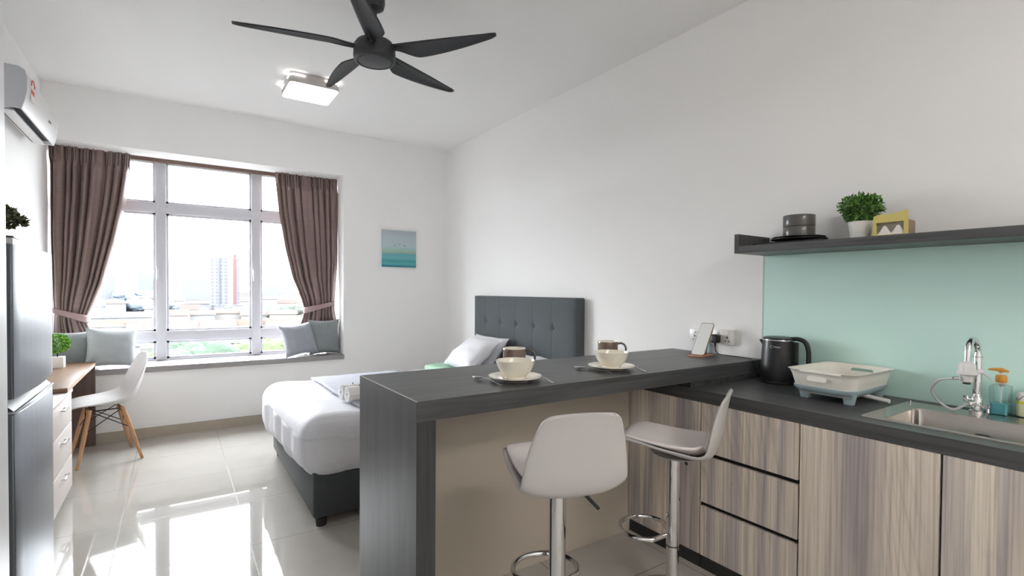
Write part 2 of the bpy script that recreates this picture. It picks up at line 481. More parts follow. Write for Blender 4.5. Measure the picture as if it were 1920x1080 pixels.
def placed(bm, loc, rx=0, ry=0, rz=0):
    bm.transform(Matrix.Translation(loc) @ Matrix.Rotation(rz, 4, 'Z') @ Matrix.Rotation(ry, 4, 'Y') @ Matrix.Rotation(rx, 4, 'X')); return bm

# ------------------------------------------------------------------ room shell
struct('floor', B(XL-.2, XR+.2, YREAR-.2, YB+.02, -.1, 0), M['floor'])
struct('ceiling', B(XL-.2, XR+.2, YREAR-.2, YB+.2, H, H+.1), M['ceiling'])
struct('wall_left', B(XL-.15, XL, YREAR, YB+.7, 0, H), M['wall'])
struct('wall_right', B(XR, XR+.15, YREAR, YB+.15, 0, H), M['wall'])
struct('wall_rear', B(XL-.15, XR+.15, YREAR-.15, YREAR, 0, H), M['wall'])
bm = bmesh.new()
box(bm, XL-.15, XO, YB, YW+.15, 0, ZS-.05)              # wall below the bay ledge
box(bm, XO, XR+.15, YB, YW+.15, 0, H)                   # wall right of the bay, with the bay's return
box(bm, XL-.15, XO, YB, YW+.15, ZO, H)                  # beam over the bay
struct('wall_back', bm, M['wall'])
struct('baseboard_back', B(XL, XR, YB-.011, YB, 0, .092, bev=.001), M['skirt'])
struct('baseboard_right', B(XR-.011, XR, 2.24, YB-.011, 0, .092, bev=.001), M['skirt'])
struct('trim_1', B(XL, XO+.003, YB-.03, YW-.03, ZS-.05, ZS, bev=.004), M['ledge'])

# window: frame, panes and handles
win = bpy.data.objects.new('window_1', None); col.objects.link(win); win['kind'] = 'structure'; WM['window_1'] = Matrix()
bm = bmesh.new()
y0, y1 = YW-.03, YW+.03
box(bm, XL, XO, y0, y1, ZS-.05, ZS+.015, bev=.004); box(bm, XL, XO, y0, y1, 2.575, ZO, bev=.002)
box(bm, XL, XL+.06, y0, y1, ZS, ZO); box(bm, XO-.06, XO, y0, y1, ZS, ZO)
MUL = ((-.15, -.065), (.68, .765))
for a, b in MUL: box(bm, a, b, y0-.01, y1, ZS, ZO, bev=.005)
for a, b in ((.835, .93), (2.08, 2.175)): box(bm, XL, XO, y0-.006, y1, a, b, bev=.005)
xs = [XL+.06, MUL[0][0], MUL[0][1], MUL[1][0], MUL[1][1], XO-.06]
zs_ = [(ZS+.015, .835), (.93, 2.08), (2.175, 2.575)]
for i in (0, 2, 4):                                      # beads round every pane
    for (za, zb) in zs_:
        xa, xb = xs[i], xs[i+1]; w = .020
        for (p, q, r_, s_) in ((xa, xa+w, za, zb), (xb-w, xb, za, zb), (xa, xb, za, za+w), (xa, xb, zb-w, zb)):
            box(bm, p, q, y0+.012, y1-.01, r_, s_)
finish('frame', bm, M['upvc'], win, 30)
for i in (0, 2, 4):
    for (za, zb) in zs_:
        finish('pane', B(xs[i]+.015, xs[i+1]-.015, YW+.003, YW+.008, za+.015, zb-.015), M['glass'], win, 0)
for x in (-.145, .69):
    bm = B(x, x+.02, y0-.028, y0-.008, 1.49, 1.56, bev=.004); box(bm, x+.003, x+.017, y0-.045, y0-.026, 1.43, 1.535, bev=.004)
    finish('handle', bm, M['upvc'], win, 30)

# curtain rail on the soffit
rail = solo('curtain_track', B(XL+.005, XO-.005, 5.90, 5.94, ZO-.035, ZO, bev=.003), mat('brown_track', C8(112, 90, 82), .4, .3),
            'slim brown curtain track fixed under the window bay soffit', 'curtain track', ((XL+XO)/2, 5.88, ZO))

def smoothstep(t): t = max(0, min(1, t)); return t*t*(3-2*t)
def interp(tab, z):
    if z >= tab[0][0]: return tab[0][1]
    for (a, x), (b, y) in zip(tab, tab[1:]):
        if z >= b: return y+(x-y)*(z-b)/(a-b)
    return tab[-1][1]
def curtain(label, left, right, tie, hook_x, ycen, folds, seed, tiedir):
    x0 = interp(left, 2.5); x1 = interp(right, 2.5)
    t = thing('curtain', label, 'curtain', ((x0+x1)/2, ycen, ZS+.02), 0, 'brown pinch-pleat curtains')
    ztop, zbot = ZO-.005, ZS+.012
    rnd = random.Random(seed)
    ph = [rnd.uniform(-.35, .35) for _ in range(folds+2)]
    amp = [rnd.uniform(.7, 1.25) for _ in range(folds+2)]
    def fn(u, v):
        z = ztop+(zbot-ztop)*v
        a, b = interp(left, z), interp(right, z)
        width = b-a
        d = (u+.035*math.sin(2*PI*u*1.7+seed)+.020*math.sin(2*PI*u*4.1+seed*2))*folds
        i = int(d); fr = d-i
        dt = abs(z-tie)
        squeeze = 1-.42*math.exp(-(dt/.2)**2)
        wav = math.sin(2*PI*d+ph[i % (folds+2)]*math.sin(PI*fr))
        wav = wav+.32*math.sin(4*PI*d+1.3*seed+1.5*z)*(.5+.5*math.sin(z*2.1+i))
        big = wav*(.040*amp[i % (folds+2)])*squeeze
        # deep narrow pleats in the heading, merging into broader folds
        head = 1-smoothstep((ztop-z-.085)/.10)
        pinch = math.exp(-((ztop-z-.10)/.03)**2)
        small = math.sin(2*PI*d)*.010+math.sin(2*PI*d*3)*.013
        big *= 1-.5*pinch
        y = ycen + big*(1-.85*head)+small*head
        drift = .016*math.sin(3.1*u+2.2*z+seed)+.010*noise.noise(Vector((u*7+seed, z*1.6, seed)))
        x = a+width*(u+.018*math.sin(2*PI*d+1.1)*(1-head))
        y += drift*(1-head)
        # cloth gathers forward above the tieback
        y -= .03*math.exp(-((z-tie-.12)/.2)**2)*math.sin(PI*u)
        return (x, y, z)
    bm = gridsurf(fn, folds*30, 110)
    o = finish('drape', bm, M['curtain'], t, 0, recalc=False)
    for p in o.data.polygons: p.use_smooth = True
    s = o.modifiers.new('thick', 'SOLIDIFY'); s.thickness = .003
    # heading pinches
    a, b = interp(left, 2.5), interp(right, 2.5)
    # tieback band round the gathered cloth
    ta, tb = interp(left, tie), interp(right, tie)
    rx = (tb-ta)/2+.006; ry = .062; cx = (ta+tb)/2
    def band(u, v):
        q = 2*PI*u; w = .055
        slope = tiedir*(math.cos(q))*.042
        hz = tie+slope+(v-.5)*w*(1+.25*math.cos(q)*(-tiedir))
        return (cx+rx*math.cos(q), ycen-.012+ry*math.sin(q)*(1.0), hz)
    bm = gridsurf(band, 48, 4); bmesh.ops.remove_doubles(bm, verts=bm.verts[:], dist=1e-5)
    tb_ = finish('tieback', bm, M['tieback'], t, 60); s = tb_.modifiers.new('thick', 'SOLIDIFY'); s.thickness = .004; s.offset = 1
    hk = T([(hook_x, ycen+.01, tie+.055), (hook_x-tiedir*.012, ycen+.005, tie+.05), (hook_x-tiedir*.025, ycen, tie+.06)], .003, 8)
    finish('hook', hk, M['darkmetal'], tb_, 40)
    return t
curtain('brown satin curtain at the left end of the window, beside the fridge, tied back',
        [(2.56, -.893), (1.83, -.893), (1.25, -.875), (1.13, -.865), (.98, -.87), (.645, -.885)],
        [(2.544, -.335), (2.36, -.345), (2.117, -.377), (1.778, -.443), (1.395, -.538), (1.16, -.622), (1.08, -.655), (1.02, -.64), (.93, -.60), (.645, -.56)],
        1.11, -.895, 5.845, 8, 3, -1)
curtain('brown satin curtain at the right end of the window, above two grey cushions',
        [(2.538, .885), (2.158, .925), (1.773, .99), (1.47, 1.062), (1.25, 1.15), (1.13, 1.18), (1.05, 1.165), (.964, 1.133), (.645, 1.08)],
        [(2.56, 1.522), (1.638, 1.515), (1.431, 1.50), (1.2, 1.487), (1.1, 1.49), (1.03, 1.505), (.645, 1.515)],
        1.16, 1.517, 5.845, 8, 11, 1)

# ------------------------------------------------------------------ cushions on the ledge
def seat_cushion(label, m, x, y, w, h, t, rz, tilt, seed, rx2=0):
    bm = cushion(w, h, t, seed=seed)
    placed(bm, (0, 0, 0), 0, rx2, 0)
    placed(bm, (0, 0, 0), tilt, 0, rz)
    zmin = min(v.co.z for v in bm.verts)
    bm.transform(Matrix.Translation((x, y, ZS-zmin+.001)))
    return solo('cushion', bm, m, label, 'cushion', (x, y, ZS), 'cushions on the window ledge', 60)
seat_cushion('dark grey cushion in the left corner of the ledge behind a paler one', M['cush1'], -.742, 5.700, .31, .33, .13, R(6), R(-4), 1)
seat_cushion('pale grey cushion at the left end of the ledge beside the desk', M['cush2'], -.462, 5.655, .37, .35, .17, R(10), R(-10), 2, R(3))
seat_cushion('blue grey cushion tilted forward, nearer of the pair under the right curtain', M['cush3'], 1.080, 5.635, .36, .34, .15, R(16), R(-16), 3, R(-6))
seat_cushion('grey cushion upright against the right end of the window ledge', M['cush1'], 1.355, 5.712, .33, .38, .12, R(5), R(-5), 4)

# ------------------------------------------------------------------ air conditioner
ac = thing('air_conditioner', 'white split air conditioner high on the left wall above the fridge', 'air conditioner', (XL, 4.57, 2.40))
prof = [(0, 2.455), (.03, 2.42), (.05, 2.408), (.100, 2.404), (.104, 2.428), (.150, 2.428), (.156, 2.404), (.163, 2.405), (.176, 2.45), (.186, 2.52), (.187, 2.59), (.176, 2.635), (.15, 2.65), (0, 2.655)]
finish('body', PR([(XL+d, z) for d, z in prof], 'y', 4.12, 5.05), M['whiteplastic'], ac, 35)
cap = [(0, 2.455), (.03, 2.42), (.05, 2.408), (.163, 2.405), (.176, 2.45), (.186, 2.52), (.187, 2.59), (.176, 2.635), (.15, 2.65), (0, 2.655)]
finish('side_cap', PR([(XL+d, z) for d, z in cap], 'y', 4.105, 4.121, bev=.002), mat('ac_side_grey', C8(200, 202, 208), .4), ac, 35)
finish('side_cap', PR([(XL+d, z) for d, z in cap], 'y', 5.049, 5.065, bev=.002), M['whiteplastic'], ac, 35)
finish('air_outlet', B(XL+.104, XL+.154, 4.14, 5.03, 2.4275, 2.4285), M['acdark'], ac, 0)
finish('louvre', PR([(XL+.062, 2.398), (XL+.122, 2.392), (XL+.122, 2.396), (XL+.062, 2.404)], 'y', 4.15, 5.02), M['whiteplastic'], ac, 0)
finish('rear_slot', B(XL+.050, XL+.060, 4.15, 5.02, 2.4035, 2.4095), M['acdark'], ac, 0)
def acx(z): return XL+.1875 if z < 2.60 else XL+.1875-.30*(z-2.60)
st = PR([(4.20, 2.485), (4.29, 2.485), (4.29, 2.575)]+[(4.245+.045*math.cos(R(a)), 2.575+.045*math.sin(R(a))) for a in (30, 60, 90, 120, 150)]+[(4.20, 2.575)], 'x', XL+.1855, XL+.1885)
s1 = finish('energy_label', st, M['sticker'], ac, 0)
finish('label_band', B(XL+.188, XL+.1893, 4.204, 4.286, 2.528, 2.556), M['red'], s1, 0)
a = [(4.245+.040*math.cos(R(q)), 2.576+.038*math.sin(R(q))) for q in range(0, 181, 20)]
finish('label_arc', T([(XL+.189, p[0], p[1]) for p in a], .004, 6), M['red'], s1, 0)
bm = bmesh.new()
for i, w in enumerate((.018, .010, .014, .012)): box(bm, XL+.1855, XL+.1880, 4.74+i*.018, 4.74+i*.018+.012, 2.50, 2.50+.012)
finish('maker_mark', bm, M['inkgrey'], ac, 0)

# ------------------------------------------------------------------ wardrobe edge at the far left, fridge
w = thing('wardrobe', 'tall white wardrobe cut off by the left border, in front of the fridge', 'wardrobe', (-.62, 1.2, 0))
finish('body', B(XL+.002, -.335, .55, 1.618, 0, 2.9, bev=.002), M['wardrobe'], w, 30)
finish('door', B(-.333, -.318, 1.09, 1.598, .08, 2.88, bev=.002), M['wardrobe'], w, 30)
finish('door', B(-.333, -.318, .56, 1.085, .08, 2.88, bev=.002), M['wardrobe'], w, 30)
finish('door_gap_shade', B(-.336, -.322, 1.6005, 1.604, .0, 2.9), mat('shadow_gap', C8(120, 112, 112), .5), w, 0)  # thin grey strip painted as the shade in the door gap

fr = thing('refrigerator', 'silver two-door refrigerator at the left border beside the white drawers', 'refrigerator', (-.66, 2.36, 0))
finish('cabinet', B(XL+.03, -.44, 2.075, 2.655, .02, 1.462, bev=.006), M['fridgeside'], fr, 30)
def fdoor(z0, z1):
    pts = [(-.436, 2.072), (-.412, 2.072)]
    for i in range(11):
        q = i/10; y = 2.078+(2.652-2.078)*q
        pts.append((-.400+.014*math.sin(PI*q), y))
    pts += [(-.412, 2.658), (-.436, 2.658)]
    return PR(pts, 'z', z0, z1, bev=.002)
top = bmesh.new()
join(top, fdoor(1.015, 1.478))
finish('freezer_door', top, M['fridge'], fr, 50)
lowd = fdoor(.06, .968)
lo = finish('fridge_door', lowd, M['fridge'], fr, 50)
for za, zb in ((1.016, 1.477), (.061, .967)):
    finish('door_side', B(-.4365, -.4045, 2.0690, 2.0719, za, zb), M['fridgeside'], fr, 0)
grip = bmesh.new()
prism(grip, [(-.44, .966), (-.402, .9745), (-.44, 1.016), (-.44, 1.016)][:3]+[(-.4405, 1.0)], 'y', 2.09, 2.64)
finish('grip_recess', grip, M['fridgegrip'], fr, 0)
finish('grip_trim', B(-.424, -.396, 2.08, 2.65, .968, .976, bev=.002), M['fridgetrim'], fr, 30)
finish('base_grille', B(XL+.05, -.44, 2.09, 2.64, 0, .05), M['fridgegrip'], fr, 0)

# bonsai and a little dark ornament on the fridge
def leaves(n, rad, size, cen, seed, squash=(1, 1, 1), hollow=.55, elong=1.9):
    rnd = random.Random(seed); bm = bmesh.new(); c = Vector(cen)
    for i in range(n):
        d = Vector((rnd.gauss(0, 1), rnd.gauss(0, 1), rnd.gauss(0, 1))).normalized()
        r = rad*(hollow+(1-hollow)*rnd.random()**.6)*(1+.10*noise.noise(d*2.2+Vector((seed, 0, 0))))
        p = c+Vector((d.x*r*squash[0], d.y*r*squash[1], d.z*r*squash[2]))
        ax = (d+Vector((rnd.uniform(-.9, .9), rnd.uniform(-.9, .9), rnd.uniform(-.5, .9)))).normalized()
        sd = ax.cross(Vector((rnd.gauss(0, 1), rnd.gauss(0, 1), rnd.gauss(0, 1)))).normalized(); s = size*rnd.uniform(.7, 1.25)
        nn = ax.cross(sd)
        a = bm.verts.new(p-ax*s*elong*.5); b = bm.verts.new(p+sd*s*.5+nn*s*.12); e = bm.verts.new(p+ax*s*elong*.5); f = bm.verts.new(p-sd*s*.5+nn*s*.12)
        bm.faces.new((a, b, e)); bm.faces.new((a, e, f))
    return bm
bz = 1.4625
bo = thing('potted_bonsai', 'small dark bonsai in a marbled white pot on top of the fridge', 'plant', (-.545, 2.62, bz))
finish('pot', PR(rrect(-.595, -.495, 2.57, 2.67, .006, 2), 'z', bz, bz+.07, bev=.002), M['potpattern'], bo, 30)
finish('pot_rim', PR(rrect(-.598, -.492, 2.567, 2.673, .006, 2), 'z', bz+.07, bz+.076), M['blackplastic'], bo, 30)
finish('trunk', T([(-.545, 2.62, bz+.07), (-.54, 2.622, bz+.10), (-.52, 2.62, bz+.12), (-.505, 2.62, bz+.13)], [.008, .007, .005, .004], 8), M['stem'], bo, 60)
fb = leaves(230, .06, .014, (-.515, 2.62, bz+.135), 5, (1.0, 1.0, .42)); join(fb, leaves(260, .055, .014, (-.545, 2.62, bz+.165), 6, (1, 1, .5)))
join(fb, leaves(70, .025, .012, (-.565, 2.62, bz+.205), 8, (1, 1, .6)))
finish('foliage', fb, M['leafdark'], bo, 0)
bm = bmesh.new()
for dx in (0, .013): tube(bm, [(-.500+dx, 2.64, bz), (-.500+dx, 2.64, bz+.018), (-.499+dx, 2.64, bz+.032)], [.0045, .004, .001], 8)
box(bm, -.507, -.480, 2.634, 2.646, bz, bz+.004)
solo('ornament', bm, M['ink'], 'tiny dark two-pronged ornament on the fridge beside the bonsai', 'ornament', (-.493, 2.64, bz))

# ------------------------------------------------------------------ desk, chest of drawers, chair
dk = thing('desk', 'brown wooden desk along the left wall under the window ledge end', 'desk', (-.74, 4.9, 0))
finish('top', B(XL+.003, -.562, 4.18, 5.575, .692, .7185, bev=.002), M['desk'], dk, 30)
finish('edge_band', B(-.5625, -.559, 4.18, 5.575, .6925, .718), M['deskedge'], dk, 0)
finish('side_panel', B(XL+.003, -.566, 5.55, 5.574, .0, .692), M['deskside'], dk, 30)
finish('back_panel', B(XL+.003, XL+.02, 4.42, 5.55, .35, .692), M['deskside'], dk, 0)
ch = thing('chest_of_drawers', 'white three-drawer chest standing between fridge and desk', 'drawers', (-.73, 4.0, 0))
finish('body', B(XL+.004, -.575, 3.62, 4.33, .05, .688, bev=.002), M['chest'], ch, 30)
finish('top', B(XL+.004, -.556, 3.61, 4.34, .672, .6895, bev=.001), M['chest'], ch, 30)
for za, zb in ((.488, .668), (.272, .484), (.06, .268)):
    d = finish('drawer', B(-.575, -.560, 3.63, 4.32, za, zb, bev=.002), M['chest'], ch, 30)
    zc_ = za+(zb-za)*.74
    bm = bmesh.new()
    for yy in (3.945, 4.045): box(bm, -.561, -.540, yy-.004, yy+.004, zc_-.004, zc_+.004)
    box(bm, -.546, -.538, 3.93, 4.06, zc_-.005, zc_+.005, bev=.002)
    finish('handle', bm, M['chromedull'], d, 30)
for yy in (3.66, 4.29):
    for xx in (-.60, -.87):
        finish('caster', T([(xx-.008, yy, .025), (xx+.008, yy, .025)], .025, 14), M['blackplastic'], ch, 40)

tp = thing('topiary_plant', 'round bright green artificial plant in a white pot on the brown desk', 'plant', (-.77, 5.30, .7185))
zt = .7185
finish('pot', PR(rrect(-.815, -.725, 5.255, 5.345, .012, 3), 'z', zt, zt+.085, bev=.003), M['pot'], tp, 30)
finish('stem', T([(-.77, 5.3, zt+.07), (-.768, 5.3, zt+.13)], .004, 8), M['stem'], tp, 60)
finish('foliage', leaves(1300, .080, .015, (-.77, 5.30, zt+.190), 3, (1, 1, .95), .70, 1.3), M['leafbright'], tp, 0)

def shell(prof, n=26, thick=.007, rnd_top=1.0):
    """moulded seat shell facing +x. prof rows: (forward, up, half width, side lift, side forward)"""
    def samp(t):
        f = t*(len(prof)-1); i = min(int(f), len(prof)-2); q = f-i
        p0 = prof[max(i-1, 0)]; p1 = prof[i]; p2 = prof[i+1]; p3 = prof[min(i+2, len(prof)-1)]
        return [.5*((2*b)+(-a+c)*q+(2*a-5*b+4*c-d)*q*q+(-a+3*b-3*c+d)*q**3) for a, b, c, d in zip(p0, p1, p2, p3)]
    def fn(u, v):
        fwd, up, hw, lift, sf = samp(u); s = -1+2*v
        a = abs(s)**3.0
        return (fwd+sf*a, s*hw, up+lift*a)
    return gridsurf(fn, n*2, n)
def make_shell(prof, name, m, parent, thick, sub=1):
    o = finish(name, shell(prof), m, parent, 0, recalc=False, local=True)
    for p in o.data.polygons: p.use_smooth = True
    s = o.modifiers.new('thick', 'SOLIDIFY'); s.thickness = thick; s.offset = 0
    s.use_rim = True
    b = o.modifiers.new('sub', 'SUBSURF'); b.levels = sub; b.render_levels = sub
    return o

# desk chair with wooden legs, facing the desk (-x)
CH = (-.462, 5.10)
dc = thing('desk_chair', 'white plastic chair with splayed beech legs at the brown desk', 'chair', (CH[0], CH[1], 0), R(193))
prof = [(.225, .438, .135, .0, 0), (.205, .45, .19, .008, 0), (.14, .452, .222, .02, 0), (.04, .442, .232, .04, 0), (-.06, .436, .228, .06, .0),
        (-.135, .448, .218, .075, .012), (-.185, .50, .215, .06, .035), (-.215, .58, .222, .03, .05), (-.24, .67, .22, .008, .045), (-.258, .75, .195, .0, .03), (-.268, .80, .15, -.005, .02), (-.272, .825, .095, -.008, .01)]
make_shell(prof, 'seat_shell', M['whiteplastic'], dc, .008)
legs_xy = ((.105, .105, .19, .20), (.105, -.105, .19, -.20), (-.095, .105, -.205, .20), (-.095, -.105, -.205, -.20))
for a, b, c, d in legs_xy:
    lg = finish('leg', T([(c, d, 0), ((a+c)/2, (b+d)/2, .21), (a, b, .415)], [.0105, .0155, .016], 12), M['beech'], dc, 40, local=True)
bm = bmesh.new()
up = [(a*1.0, b*1.0, .405) for a, b, c, d in legs_xy]; lw_ = [(a+(c-a)*.42, b+(d-b)*.42, .25) for a, b, c, d in legs_xy]
for i, j in ((0, 1), (1, 3), (3, 2), (2, 0)):
    tube(bm, [up[i], lw_[j]], .0035, 6); tube(bm, [lw_[i], up[j]], .0035, 6)
    tube(bm, [up[i], up[j]], .005, 6)
finish('wire_brace', bm, M['darkmetal'], dc, 40, local=True)

# ------------------------------------------------------------------ picture
pc = thing('wall_canvas', 'small square sea canvas print hanging on the wall right of the window', 'picture', (1.955, YB-.022, 1.613))
finish('print', B(1.955, 2.362, YB-.022, YB-.001, 1.613, 2.032, bev=.002), M['canvas'], pc, 30)
for grp_ in ((0, 1), (3, 4), (6, 7, 8)):
    pts_ = [(2.165+.085*math.cos(R(142-13*i)), YB-.0225, 1.815+.06*math.sin(R(142-13*i))) for i in grp_]
    finish('word', T(pts_, .0030, 6), M['inkgrey'], pc, 0)

# ------------------------------------------------------------------ ceiling fan and lamps
FX, FY, FZ = .927, 2.78, 2.69
fan = thing('ceiling_fan', 'black five-blade ceiling fan hanging from the ceiling', 'ceiling fan', (FX, FY, H))
finish('canopy', L([(0, 0), (.052, 0), (.055, -.01), (.055, -.12), (.048, -.145), (.03, -.157), (.012, -.160), (0, -.160)], (FX, FY, H)), M['fan'], fan, 40)
finish('down_rod', T([(FX, FY, H-.08), (FX, FY, FZ+.06)], .012, 14), M['fan'], fan, 40)
finish('rod_cover', L([(0, .16), (.018, .16), (.022, .13), (.034, .08), (.045, .045), (0, .045)], (FX, FY, FZ-.02)), M['fan'], fan, 40)
finish('motor_housing', L([(0, .035), (.060, .034), (.098, .022), (.112, .0), (.114, -.058), (.111, -.072), (.104, -.080), (.094, -.082), (.091, -.077), (0, -.077)], (FX, FY, FZ), 48), M['fan'], fan, 40)
finish('hub_disc', L([(0, -.075), (.087, -.075), (.087, -.080), (.08, -.083), (0, -.086)], (FX, FY, FZ), 48), M['fancap'], fan, 40)
def blade(ang):
    n, w_ = 26, 8
    def fn(u, v):
        r = .085+(.695-.085)*u
        s = -1+2*v
        lead = .020+.004*math.sin(PI*u)
        trail = -.024-.072*smoothstep((u-.03)/.22)+.086*max(0, (u-.25)/.75)**1.55
        if u > .965:
            q = math.sqrt(max(.02, 1-((u-.965)/.035)**2*.8)); mid = (lead+trail)/2; lead = mid+(lead-mid)*q; trail = mid+(trail-mid)*q
        pitch = R(-15)*(1-.3*u)
        lat = -(lead+(trail-lead)*v)
        y = lat*math.cos(pitch); z = lat*math.sin(pitch)+.010*(1-s*s)
        x = r
        return (x, y, z-.012)
    b = gridsurf(fn, n, w_)
    b.transform(Matrix.Translation((FX, FY, FZ)) @ Matrix.Rotation(ang, 4, 'Z'))
    o = finish('blade', b, M['fan'], fan, 0, recalc=False)
    for p in o.data.polygons: p.use_smooth = True
    s = o.modifiers.new('thick', 'SOLIDIFY'); s.thickness = .007; s.offset = 0
    # raised rib near the root
    rb = bmesh.new()
    tube(rb, [(.10, .002, -.020), (.16, .004, -.0215), (.24, .006, -.021)], [.006, .0045, .001], 8)
    rb.transform(Matrix.Translation((FX, FY, FZ)) @ Matrix.Rotation(ang, 4, 'Z'))
    finish('rib', rb, M['fan'], o, 40)
for k_ in range(5): blade(R(-47+72*k_))

lp = thing('ceiling_lamp', 'square lit ceiling lamp near the fan', 'ceiling lamp', (.937, 4.435, H))
finish('base', PR(rrect(.752, 1.122, 4.245, 4.625, .035), 'z', H-.045, H, bev=.003), M['lampbody'], lp, 40)
finish('diffuser', PR(rrect(.752, 1.122, 4.245, 4.625, .035), 'z', H-.09, H-.083, bev=.002), M['lamp'], lp, 40)
finish('rim', PR(rrect(.746, 1.128, 4.239, 4.631, .038), 'z', H-.0835, H-.045, bev=.004), M['lampbody'], lp, 40)
for (cx, cy, a0) in ((.787, 4.28, 180), (1.087, 4.28, 270), (1.087, 4.59, 0), (.787, 4.59, 90)):
    ps = []
    d0 = Vector((math.cos(R(a0)), math.sin(R(a0)), 0)); d1 = Vector((math.cos(R(a0+90)), math.sin(R(a0+90)), 0))
    ps.append(Vector((cx, cy, H-.026))+d0*.0365-d1*.075)
    for i in range(7):
        q = R(a0+90*i/6); ps.append(Vector((cx+.0365*math.cos(q), cy+.0365*math.sin(q), H-.026)))
    ps.append(Vector((cx, cy, H-.026))+d1*.0365-d0*.075)
    finish('side_glow', T(ps, .0065, 8), M['lamp'], lp, 40)
k2 = thing('added_fill_panel', 'long glowing fill panel added on the ceiling behind the camera, unseen', 'ceiling lamp', (1.0, -1.75, H))  # unseen panel, added to brighten the kitchen side of the room
finish('frame', B(.25, 1.75, -2.1, -1.4, H-.03, H, bev=.002), M['lampbody'], k2, 40)
finish('diffuser', B(.28, 1.72, -2.07, -1.43, H-.045, H-.0305), M['fill_glow'], k2, 0)

# ------------------------------------------------------------------ bed
bed = thing('bed', 'grey upholstered bed with buttoned headboard against the right wall', 'bed', (1.7, 3.8, 0))
poly = [(.645, 2.965), (2.66, 3.05), (2.66, 4.62), (.665, 4.50)]
finish('base', PR(poly, 'z', .05, .33, bev=.018), M['bedgrey'], bed, 50)
for x, y in ((.695, 3.005), (.715, 4.44), (2.5, 3.12), (2.5, 4.5)):
    finish('leg', T([(x, y, 0), (x, y, .05)], [.030, .036], 14), M['blackplastic'], bed, 40)
finish('mattress', PR([(.71, 3.02), (2.66, 3.09), (2.66, 4.58), (.72, 4.46)], 'z', .33, .53, bev=.05), M['mattress'], bed, 50)
# headboard cushion with buttons
hx0, hx1, hy0, hy1, hz = 2.672, 2.782, 3.10, 4.765, 1.295
btn = [4.50, 4.225, 3.95, 3.672, 3.395]
def hb(u, v):
    y = hy0+.012+(hy1-hy0-.024)*u; z = .32+(hz-.332)*v
    e = min(1, min(u, 1-u)*22)*min(1, min(v, 1-v)*14)
    x = hx0+.016*(1-e**.5)
    for row in (1.035, .70):
        for b in btn:
            d2 = (y-b)**2+(z-row)**2
            x += .020*math.exp(-d2/.00042)+.006*math.exp(-d2/.006)
    for b in btn:
        x += .0035*math.exp(-((y-b)/.010)**2)
    return (x, y, z)
bm = gridsurf(hb, 150, 70)
t2 = bmesh.new(); box(t2, hx0+.016, hx1, hy0, hy1, .30, hz, bev=.012); join(bm, t2)
hbo = finish('headboard', bm, M['headgrey'], bed, 50)
for b in btn:
    bm = bmesh.new(); bmesh.ops.create_uvsphere(bm, u_segments=12, v_segments=8, radius=.012)
    bm.transform(Matrix.Translation((hx0+.016, b, 1.035)) @ Matrix.Diagonal((.5, 1, 1, 1)))
    finish('button', bm, M['headgrey'], hbo, 60)

# duvet: a thick soft slab whose sides hang over the base
dv = rounded(1.66, 1.70, .36, .13, 44)
bmesh.ops.delete(dv, geom=[f for f in dv.faces if all(v.co.z < -.168 for v in f.verts) or all(v.co.x > .81 and v.co.z < .05 for v in f.verts)], context='FACES')
for v in dv.verts:
    p = v.co
    q = Vector((p.x*3+4, p.y*3, p.z*3))
    side = max(0, min(1, (.10-p.z)/.14))
    bump_ = .010*noise.noise(q*1.1)+.006*noise.noise(q*2.7)
    p.z += bump_*(1.0 if p.z > 0 else .3)
    edge = max(abs(p.x)/.83, abs(p.y)/.85)
    if p.z < .06 and edge > .7:
        n_ = noise.noise(Vector((p.x*7, p.y*7, p.z*1.3)))*.026
        c_ = noise.noise(Vector((p.x*19, p.y*19, p.z*2+5)))*.009
        d = Vector((p.x if abs(p.x)/.83 > .85 else 0, p.y if abs(p.y)/.85 > .85 else 0, 0))
        if d.length > 0: p += d.normalized()*(n_+c_)
    if p.z < -.05: p.z += .018*noise.noise(Vector((p.x*4, p.y*4, 9)))
    # quilting lines running across the bed
    if p.z > .05: p.z += .003*math.sin(p.x*16)
# lean the slab to the bed frame and drop the far side a little
bmv = dv
for v in bmv.verts:
    x = v.co.x+.83+.578; yy = v.co.y+.85
    t_ = yy/1.70
    y = 2.905+yy*(1.665/1.70)+.05*(x-.58)/2
    z = v.co.z+.44+.015*(1-t_)-.03*t_
    if v.co.z < -.02: z -= .03*(t_)
    v.co = Vector((x, y, z))
dvo = solo('duvet', dv, M['duvet'], 'white striped duvet spread over the grey bed', 'duvet', (1.4, 3.8, .3), smooth=80)
sm_ = dvo.modifiers.new('thick', 'SOLIDIFY'); sm_.thickness = .012; sm_.offset = -1
# grey throw across the bed
def thr(u, v):
    x = .93+.75*u; y = 3.05+(4.44-3.05)*v
    x += (-.04*math.sin(v*5))*(1-u)*.4
    return (x, y, .636-.035*v+.004*noise.noise(Vector((x*9, y*9, 0)))+.01*math.sin(PI*v))
bm = gridsurf(thr, 30, 40)
o = solo('throw_blanket', bm, M['throw'], 'grey throw laid across the white duvet under the rolled towels', 'blanket', (1.3, 3.8, .6), smooth=80)
s = o.modifiers.new('thick', 'SOLIDIFY'); s.thickness = .012; s.offset = 1
